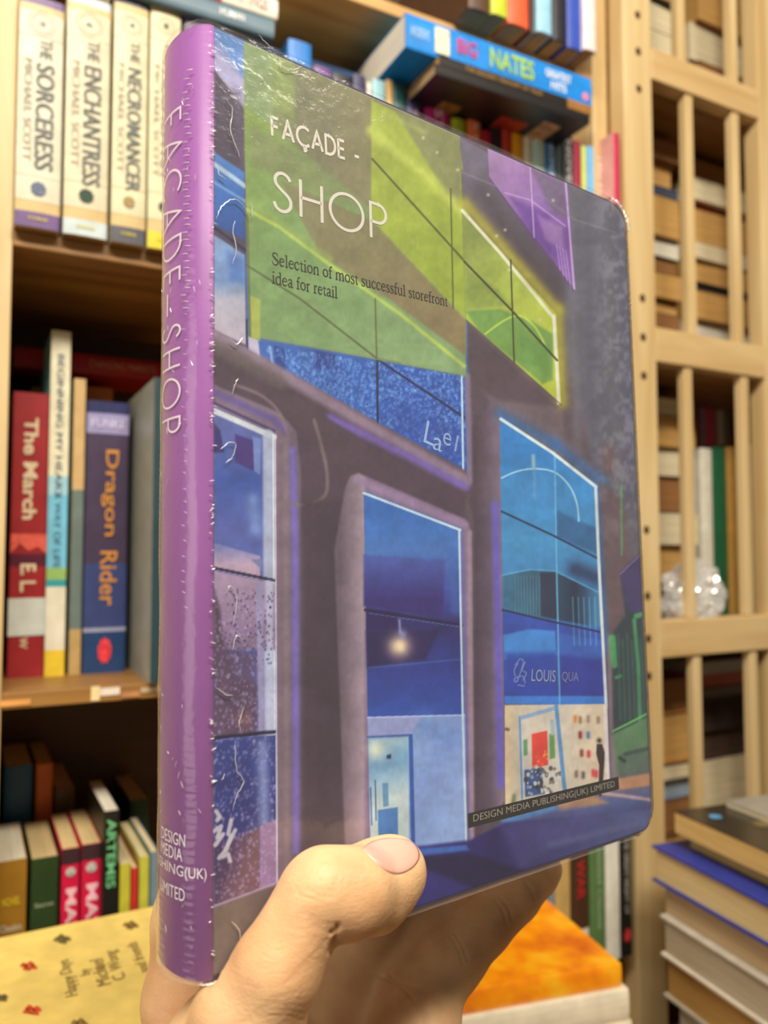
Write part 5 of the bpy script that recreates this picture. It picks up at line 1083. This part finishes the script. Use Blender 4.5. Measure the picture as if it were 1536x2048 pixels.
# raised creases and nicks of the film
CM = film_mat('film_crease', 0.35, 0.2, (1, 1, 1), 0.55)  # white mixed into the film colour to paint the glints on its folds
bmv = []; bmf = []
def crease(pts3, r):
    n = len(pts3); base = len(bmv)
    for i, p in enumerate(pts3):
        a = Vector(pts3[max(i - 1, 0)]); b_ = Vector(pts3[min(i + 1, n - 1)]); t = (b_ - a).normalized(); s_ = t.cross(Vector((0.3, 0.2, SGN))).normalized(); q = s_.cross(t)
        k = r * (math.sin(math.pi * (i + 0.4) / n) * 0.85 + 0.15)
        for c_ in range(5): an = 2 * math.pi * c_ / 5; v = Vector(p) + s_ * (math.cos(an) * k) + q * (math.sin(an) * k); bmv.append(tuple(v))
    for i in range(n - 1):
        for c_ in range(5): d = (c_ + 1) % 5; bmf.append([base + i * 5 + c_, base + i * 5 + d, base + (i + 1) * 5 + d, base + (i + 1) * 5 + c_])
def ccover(pts, r, jit=1.0, h=0.0010):
    o = []
    for (x, y) in curve(pts, 5): lx, ly = to_local(x + rng.uniform(-jit, jit), y + rng.uniform(-jit, jit)); o.append((lx, ly, SGN * h))
    crease(o, r)
for pts in ([(432, 150), (447, 168), (470, 182), (484, 176)], [(445, 196), (462, 222), (458, 262), (470, 300), (478, 322)], [(430, 330), (436, 352), (450, 362)], [(430, 440), (440, 416), (462, 402), (482, 412), (498, 440)], [(466, 444), (464, 470), (470, 500), (462, 530)],
            [(455, 676), (470, 690), (482, 676)], [(462, 790), (468, 768), (474, 758)], [(438, 900), (452, 888), (468, 888), (462, 915), (448, 926)], [(448, 1188), (460, 1172), (470, 1200), (462, 1250)], [(428, 1374), (444, 1386), (462, 1392)],
            [(485, 1412), (476, 1440), (478, 1462)], [(466, 1480), (468, 1500), (470, 1540), (484, 1560), (470, 1590), (462, 1620)], [(458, 1840), (474, 1856), (476, 1890)], [(556, 118), (562, 138), (586, 142), (600, 134)], [(515, 74), (530, 90), (548, 104)],
            [(462, 1300), (470, 1270), (482, 1282)], [(440, 1560), (446, 1545)], [(500, 410), (502, 438)]):
    ccover(pts, 0.00016, 1.2)
for _ in range(60): # corner crinkles
    t = rng.rand(); th = rng.uniform(0, 1.5); lx = BW - CRr + (CRr + 0.0004) * math.cos(th); ly = BH - CRr + (CRr + 0.0004) * math.sin(th)
    crease([(lx + rng.uniform(-1, 1) * 0.0006, ly, SGN * 0.0006), (lx + rng.uniform(-1, 1) * 0.0012, ly + rng.uniform(-1, 1) * 0.0008, SGN * 0.0010), (lx, ly - 0.0008, SGN * 0.0008)], 0.00022)
for _ in range(26): 
    ly = BH * rng.uniform(0.80, 0.93); crease([(BW - 0.0004, ly, SGN * 0.0005), (BW - 0.0012, ly + 0.0004, SGN * 0.0011), (BW + 0.0005, ly + 0.0011, SGN * 0.0006)], 0.0002)
# row of short white ticks, painted highlights of film ripples, along spine and hinge
def cspine(u, v, du, dv, r):
    crease([spine_map(u + du * k, v + dv * k, 0.0009) for k in (0, 0.5, 1)], r)
y = 170
while y < 1230:
    u = spine_y(345, y); amp = 1.0 if y < 640 else 0.55
    cspine(u, 0.0064 + 0.0004 * rng.randn(), 0.0004, 0.0019 * amp, 0.00019 * amp); y += 12 + 3 * rng.rand() if y < 640 else 20 + 12 * rng.rand()
for _ in range(110):
    u = BH * rng.uniform(0.03, 0.98); cspine(u, ARC / 2 - 0.0008 - 0.0012 * rng.rand(), rng.uniform(-0.0006, 0.0006), 0.0012 + 0.001 * rng.rand() if rng.rand() < 0.4 else 0.0008, 0.00012 + 0.00008 * rng.rand())
for _ in range(50):
    u = BH * rng.uniform(0.72, 0.995) if rng.rand() < 0.4 else BH * rng.uniform(0.0, 0.5); cspine(u, rng.uniform(-0.004, 0.012), rng.uniform(0.0005, 0.0020), rng.uniform(-0.001, 0.001), 0.00010)
cr_ = link_mesh('film_creases', bmv, bmf, CM, hb, smooth=True); cr_['kind'] = 'stuff'

# ------------------------------------------------------------------ the hand
caps = []      # (A, B, ra, rb, k)
def depth_cover(px, py):
    d = ray(px, py); return (BL - CAM).dot(BN) / d.dot(BN)
def J(px, py, d): return P(px, py, d)
def rpx(r, d): return r / F * d
def chain(js, k=0.003):
    pts = [(J(x, y, d), rpx(r, d)) for (x, y, d, r) in js]
    for a, b_ in zip(pts[:-1], pts[1:]): caps.append((np.array(a[0]), np.array(b_[0]), a[1], b_[1], k))
    return pts
dA, dB = depth_cover(640, 1790), depth_cover(790, 1757)
thumb_d = [dA - 0.0150, dB - 0.0140]
chain([(420, 2230, 0.262, 150), (452, 2120, depth_cover(452, 2120) + 0.012, 128), (500, 2030, depth_cover(500, 2030) - 0.002, 108), (554, 1936, depth_cover(554, 1936) - 0.0105, 86), (600, 1850, depth_cover(600, 1850) - 0.0125, 73), (636, 1788, thumb_d[0], 74), (652, 1776, thumb_d[0] + 0.0002, 75)], 0.004)
chain([(650, 1779, thumb_d[0], 76), (700, 1786, thumb_d[0] + 0.003, 84), (742, 1775, thumb_d[1] - 0.003, 84), (778, 1748, thumb_d[1], 72), (786, 1742, thumb_d[1] + 0.001, 63)], 0.003)
thumb_n = len(caps)
# palm slab and finger roots (behind the book)
wrist = (560, 2560, 0.300, 170)
chain([(470, 2700, 0.300, 150), (500, 2500, 0.300, 155), (430, 2200, 0.292, 135), (378, 2000, 0.290, 84), (392, 1840, 0.296, 78), (420, 1640, 0.302, 70)], 0.008)
chain([(560, 2500, 0.305, 150), (540, 2200, 0.310, 135), (520, 1960, 0.318, 95), (540, 1760, 0.322, 82), (580, 1560, 0.326, 74)], 0.008)
chain([(640, 2500, 0.308, 150), (660, 2230, 0.318, 130), (690, 2010, 0.330, 90), (730, 1820, 0.342, 74), (800, 1640, 0.350, 64)], 0.008)
chain([(700, 2500, 0.308, 130), (770, 2250, 0.312, 120), (835, 2040, 0.318, 86)], 0.010)
chain([(700, 2420, 0.298, 120), (790, 2200, 0.300, 96), (822, 2080, 0.306, 74)], 0.012)
# little finger reaching under the lower edge
chain([(826, 2010, 0.322, 78), (900, 1915, 0.334, 64), (962, 1852, 0.342, 58)], 0.006)
chain([(962, 1852, 0.342, 57), (1030, 1793, 0.350, 50)], 0.003)
chain([(1030, 1793, 0.350, 48), (1078, 1752, 0.356, 38), (1094, 1738, 0.3575, 31)], 0.002)
chain([(700, 2080, 0.330, 110), (770, 1930, 0.345, 84), (830, 1850, 0.352, 70), (930, 1800, 0.362, 52)], 0.008)
chain([(640, 2060, 0.322, 110), (660, 1930, 0.334, 90)], 0.008)
# thenar mound linking thumb and palm
chain([(478, 2140, 0.252, 120), (560, 2230, 0.280, 135), (640, 2330, 0.295, 130)], 0.012)
# sdf on a grid
pts_all = np.array([c[0] for c in caps] + [c[1] for c in caps]); mr = 0.03
lo_ = pts_all.min(0) - mr; hi_ = pts_all.max(0) + mr
zmin = P(600, 2420, 0.30).z; lo_[2] = zmin
hstep = 0.00125
ns = np.ceil((hi_ - lo_) / hstep).astype(int)
gxx = [lo_[i] + hstep * np.arange(ns[i]) for i in range(3)]
G = np.full(tuple(ns), 0.05, np.float32)
for (a, b_, ra, rb, k) in caps:
    R2 = max(ra, rb) + k * 2 + 0.004
    sl = []
    for i in range(3):
        i0 = max(0, int((min(a[i], b_[i]) - R2 - lo_[i]) / hstep)); i1 = min(ns[i], int((max(a[i], b_[i]) + R2 - lo_[i]) / hstep) + 2); sl.append(slice(i0, i1))
    if any(s.stop <= s.start for s in sl): continue
    xx = gxx[0][sl[0]][:, None, None]; yy = gxx[1][sl[1]][None, :, None]; z3 = gxx[2][sl[2]][None, None, :]
    d = b_ - a; L = d @ d
    t = np.clip(((xx - a[0]) * d[0] + (yy - a[1]) * d[1] + (z3 - a[2]) * d[2]) / L, 0, 1)
    dist = np.sqrt((xx - a[0] - t * d[0]) ** 2 + (yy - a[1] - t * d[1]) ** 2 + (z3 - a[2] - t * d[2]) ** 2) - (ra + (rb - ra) * t)
    g = G[tuple(sl)]; hh = np.maximum(k - np.abs(g - dist), 0) / k
    G[tuple(sl)] = np.minimum(g, dist) - hh * hh * k * 0.25
# carve the book's own volume so the skin presses against it, not through it
xx = gxx[0][:, None, None]; yy = gxx[1][None, :, None]; z3 = gxx[2][None, None, :]
def loc(axis): return (xx - BL.x) * axis.x + (yy - BL.y) * axis.y + (z3 - BL.z) * axis.z
lx, ly, lz = loc(BU), loc(BV), loc(BN)
bx = np.maximum.reduce([-(lx + BB + 0.001), lx - BW, -(ly + 0.0012), ly - BH, lz - 0.0012, -(lz + BT + 0.001)]).astype(np.float32)
G = np.maximum(G, -bx); G[:, :, 0] = 0.01; G[:, :, -1] = 0.01
del lx, ly, lz, bx
# surface nets
def surface_nets(G):
    s = G < 0; nx, ny, nz = G.shape
    cs = [(i, j, k) for i in (0, 1) for j in (0, 1) for k in (0, 1)]
    def c(i, j, k): return G[i:nx - 1 + i, j:ny - 1 + j, k:nz - 1 + k]
    cnt = sum((c(*q) < 0).astype(np.int8) for q in cs); act = (cnt > 0) & (cnt < 8); I = np.argwhere(act)
    vid = np.full(act.shape, -1, np.int32); vid[act] = np.arange(len(I))
    acc = np.zeros((len(I), 3)); num = np.zeros(len(I))
    for q0 in cs:
        for ax in range(3):
            if q0[ax]: continue
            q1 = list(q0); q1[ax] = 1
            g0 = G[I[:, 0] + q0[0], I[:, 1] + q0[1], I[:, 2] + q0[2]]; g1 = G[I[:, 0] + q1[0], I[:, 1] + q1[1], I[:, 2] + q1[2]]
            m = (g0 < 0) != (g1 < 0); t = np.where(m, g0 / np.where(m, g0 - g1, 1), 0)
            p = np.tile(np.array(q0, float), (len(I), 1)); p[:, ax] = t; acc[m] += p[m]; num[m] += 1
    V = I + acc / num[:, None]; Fs = []
    for ax in range(3):
        a0, a1 = [(1, 2), (2, 0), (0, 1)][ax]
        sl0 = [slice(1, -1)] * 3; sl1 = [slice(1, -1)] * 3; sl0[ax] = slice(0, -1); sl1[ax] = slice(1, None)
        A = s[tuple(sl0)]; B = s[tuple(sl1)]; E = np.argwhere(A != B)
        off = np.array([1, 1, 1]); off[ax] = 0; E0 = E + off; fl = A[tuple(E.T)]
        def g(da, db):
            q = E0.copy(); q[:, a0] -= da; q[:, a1] -= db; return vid[tuple(q.T)]
        quad = np.stack([g(1, 1), g(0, 1), g(0, 0), g(1, 0)], 1); quad[~fl] = quad[~fl][:, ::-1]; Fs.append(quad)
    return V, np.concatenate(Fs)
Vh, Fh = surface_nets(G); Vh = lo_ + Vh * hstep; Fh = Fh[(Fh >= 0).all(1)]
me = bpy.data.meshes.new('hand_raw'); me.from_pydata(Vh.tolist(), [], Fh.tolist()); me.update()
ho = bpy.data.objects.new('hand_raw', me); S.collection.objects.link(ho)
md = ho.modifiers.new('smooth', 'SMOOTH'); md.factor = 0.5; md.iterations = 6
md2 = ho.modifiers.new('sub', 'SUBSURF'); md2.levels = 1; md2.render_levels = 1
dg = bpy.context.evaluated_depsgraph_get(); hm = bpy.data.meshes.new_from_object(ho.evaluated_get(dg)); bpy.data.objects.remove(ho); hm.name = 'hand'
n = len(hm.vertices); hv = np.zeros(n * 3); hm.vertices.foreach_get('co', hv); hv = hv.reshape(-1, 3); nn = np.zeros(n * 3); hm.vertices.foreach_get('normal', nn); nn = nn.reshape(-1, 3)
hx, hy, hd = project(hv); view = hv - np.array([0, 0, EYE]); view /= np.linalg.norm(view, axis=1)[:, None]; facing = (nn * view).sum(1)
front_ = facing < -0.05
disp = np.zeros(n)
def groove(pts, wpx, depth, dmax=9, dmin=0):
    cc = curve(pts, 6); m = np.where(front_ & (hx > min(p[0] for p in cc) - 12) & (hx < max(p[0] for p in cc) + 12) & (hy > min(p[1] for p in cc) - 12) & (hy < max(p[1] for p in cc) + 12) & (hd < dmax) & (hd > dmin))[0]
    if len(m) == 0: return
    d = np.full(len(m), 1e9)
    for i in range(len(cc) - 1): d = np.minimum(d, segdist(hx[m], hy[m], cc[i], cc[i + 1]))
    disp[m] = np.minimum(disp[m], -depth * np.exp(-(d / wpx) ** 2))
T_ = 0.262                            # thumb is nearer than this depth
for pts in ([(628, 1745), (645, 1725), (668, 1722)], [(640, 1765), (652, 1745), (672, 1738), (690, 1742)], [(655, 1790), (672, 1765), (680, 1745)], [(612, 1778), (640, 1792), (668, 1795)], [(648, 1712), (664, 1735), (674, 1765), (668, 1790)],
            [(590, 1772), (600, 1790), (640, 1802)], [(625, 1730), (612, 1752), (596, 1764)], [(690, 1760), (676, 1775), (665, 1790)]): groove(pts, 2.4, 0.00016, T_)
groove([(664, 1866), (672, 1862), (676, 1852)], 5, 0.0008, T_); groove([(672, 1876), (664, 1892), (660, 1905)], 5, 0.0007, T_)
for i in range(7): groove([(560 + i * 10, 1975 - i * 10), (600 + i * 9, 1950 - i * 12), (645, 1925 - i * 6)], 2.4, 0.00013, T_)
for i in range(5): groove([(530 - i * 12, 2010 + i * 9), (570 - i * 4, 1990 + i * 10), (606, 1985 + i * 14)], 2.4, 0.00012, T_)
for i in range(4): groove([(600 + i * 6, 1826 + i * 9), (630 + i * 6, 1835 + i * 9), (660, 1846 + i * 8)], 2.2, 0.00016, T_)
for pts in ([(990, 1800), (1006, 1822), (1014, 1850)], [(1000, 1795), (1016, 1815), (1024, 1840)], [(1050, 1762), (1062, 1778), (1068, 1796)], [(900, 1870), (918, 1900), (926, 1930)], [(908, 1865), (926, 1894), (934, 1920)]): groove(pts, 3.4, 0.00032, 9, T_)
groove([(780, 1950), (820, 1990), (860, 2048)], 5, 0.0005, 9, T_); groove([(700, 1920), (780, 1960), (870, 1985)], 5, 0.0004, 9, T_)
hv2 = hv + nn * disp[:, None]
# knuckle skin lumps
hm.vertices.foreach_set('co', hv2.ravel()); hm.polygons.foreach_set('use_smooth', np.ones(len(hm.polygons), bool)); hm.update()
sk = bpy.data.materials.new('skin'); sk.use_nodes = True; nt = sk.node_tree; b = nt.nodes['Principled BSDF']
b.inputs['Roughness'].default_value = 0.48; b.inputs['Subsurface Weight'].default_value = 0.25; b.inputs['Subsurface Scale'].default_value = 0.004; b.inputs['Subsurface Radius'].default_value = (1.0, 0.4, 0.2); b.inputs['Specular IOR Level'].default_value = 0.35
tc = nt.nodes.new('ShaderNodeTexCoord'); n1_ = nt.nodes.new('ShaderNodeTexNoise'); n1_.inputs['Scale'].default_value = 45; n1_.inputs['Detail'].default_value = 6
r = nt.nodes.new('ShaderNodeValToRGB'); r.color_ramp.elements[0].position = 0.35; r.color_ramp.elements[0].color = L3((204, 158, 114)) + (1,); r.color_ramp.elements[1].position = 0.65; r.color_ramp.elements[1].color = L3((230, 190, 144)) + (1,)
nt.links.new(tc.outputs['Object'], n1_.inputs['Vector']); nt.links.new(n1_.outputs['Fac'], r.inputs['Fac']); nt.links.new(r.outputs['Color'], b.inputs['Base Color'])
n2_ = nt.nodes.new('ShaderNodeTexVoronoi'); n2_.inputs['Scale'].default_value = 1100; bp = nt.nodes.new('ShaderNodeBump'); bp.inputs['Strength'].default_value = 0.25; bp.inputs['Distance'].default_value = 0.0002
nt.links.new(tc.outputs['Object'], n2_.inputs['Vector']); nt.links.new(n2_.outputs['Distance'], bp.inputs['Height']); n3_ = nt.nodes.new('ShaderNodeTexNoise'); n3_.inputs['Scale'].default_value = 260; n3_.inputs['Detail'].default_value = 5; n3_.inputs['Distortion'].default_value = 1.5
bp2 = nt.nodes.new('ShaderNodeBump'); bp2.inputs['Strength'].default_value = 0.35; bp2.inputs['Distance'].default_value = 0.0005
mp_ = nt.nodes.new('ShaderNodeMapping'); mp_.inputs['Scale'].default_value = (0.55, 1, 1.5); mp_.inputs['Rotation'].default_value = (0, 0.7, 0)
nt.links.new(tc.outputs['Object'], mp_.inputs['Vector']); nt.links.new(mp_.outputs['Vector'], n3_.inputs['Vector']); nt.links.new(n3_.outputs['Fac'], bp2.inputs['Height']); nt.links.new(bp2.outputs['Normal'], bp.inputs['Normal'])
nt.links.new(bp.outputs['Normal'], b.inputs['Normal'])
hm.materials.clear(); hm.materials.append(sk)
hand = bpy.data.objects.new('hand', hm); S.collection.objects.link(hand)
tag(hand, 'bare left hand holding the purple book up from below, thumb across its cover', 'hand')
# thumb nail: a curved plate lifted off the skin
bvh = BVHTree.FromPolygons([Vector(v) for v in hv2], [list(p.vertices) for p in hm.polygons])
NO = [(723, 1698), (740, 1714), (758, 1732), (776, 1744), (790, 1748), (806, 1746), (822, 1738), (833, 1727), (839, 1712), (834, 1694), (822, 1683), (800, 1677), (770, 1677), (742, 1684)]
cen = np.mean(NO, 0); rows = []
for s_ in (0.0, 0.3, 0.55, 0.75, 0.9, 1.0, 1.03):
    row = []
    for p in curve(NO + [NO[0]], 4)[:-1]:
        q = cen + (np.array(p) - cen) * min(s_, 1.0); h_ = bvh.ray_cast(CAM, ray(q[0], q[1]).normalized())
        if h_[0] is None: h_ = bvh.find_nearest(P(q[0], q[1], thumb_d[1] - 0.006))
        row.append(h_[0] + h_[1] * (0.0003 if s_ < 0.95 else (0.00012 if s_ <= 1.0 else -0.0006)))
    rows.append(row)
V = [v for r_ in rows for v in r_]; n = len(rows[0]); Fc = []
for j in range(1, len(rows)):
    for i in range(n):
        k = (i + 1) % n
        if j == 1: Fc.append([i * 0, n + i, n + k])
        else: Fc.append([(j - 1) * n + i, j * n + i, j * n + k, (j - 1) * n + k])
nl = bpy.data.materials.new('thumb_nail'); nl.use_nodes = True; b = nl.node_tree.nodes['Principled BSDF']; b.inputs['Base Color'].default_value = L3((226, 170, 152)) + (1,); b.inputs['Roughness'].default_value = 0.28; b.inputs['Subsurface Weight'].default_value = 0.15; b.inputs['Subsurface Scale'].default_value = 0.002
nzn = nl.node_tree.nodes.new('ShaderNodeTexNoise'); nzn.inputs['Scale'].default_value = 90; bpn = nl.node_tree.nodes.new('ShaderNodeBump'); bpn.inputs['Strength'].default_value = 0.1; bpn.inputs['Distance'].default_value = 0.0005
nl.node_tree.links.new(nzn.outputs['Fac'], bpn.inputs['Height']); nl.node_tree.links.new(bpn.outputs['Normal'], b.inputs['Normal'])
no = link_mesh('thumb_nail', V, Fc, nl, hand, smooth=True); no['label'] = 'glossy pink nail of the thumb'
for o in list(bpy.data.objects):
    if o.name == 'hand_raw': bpy.data.objects.remove(o)
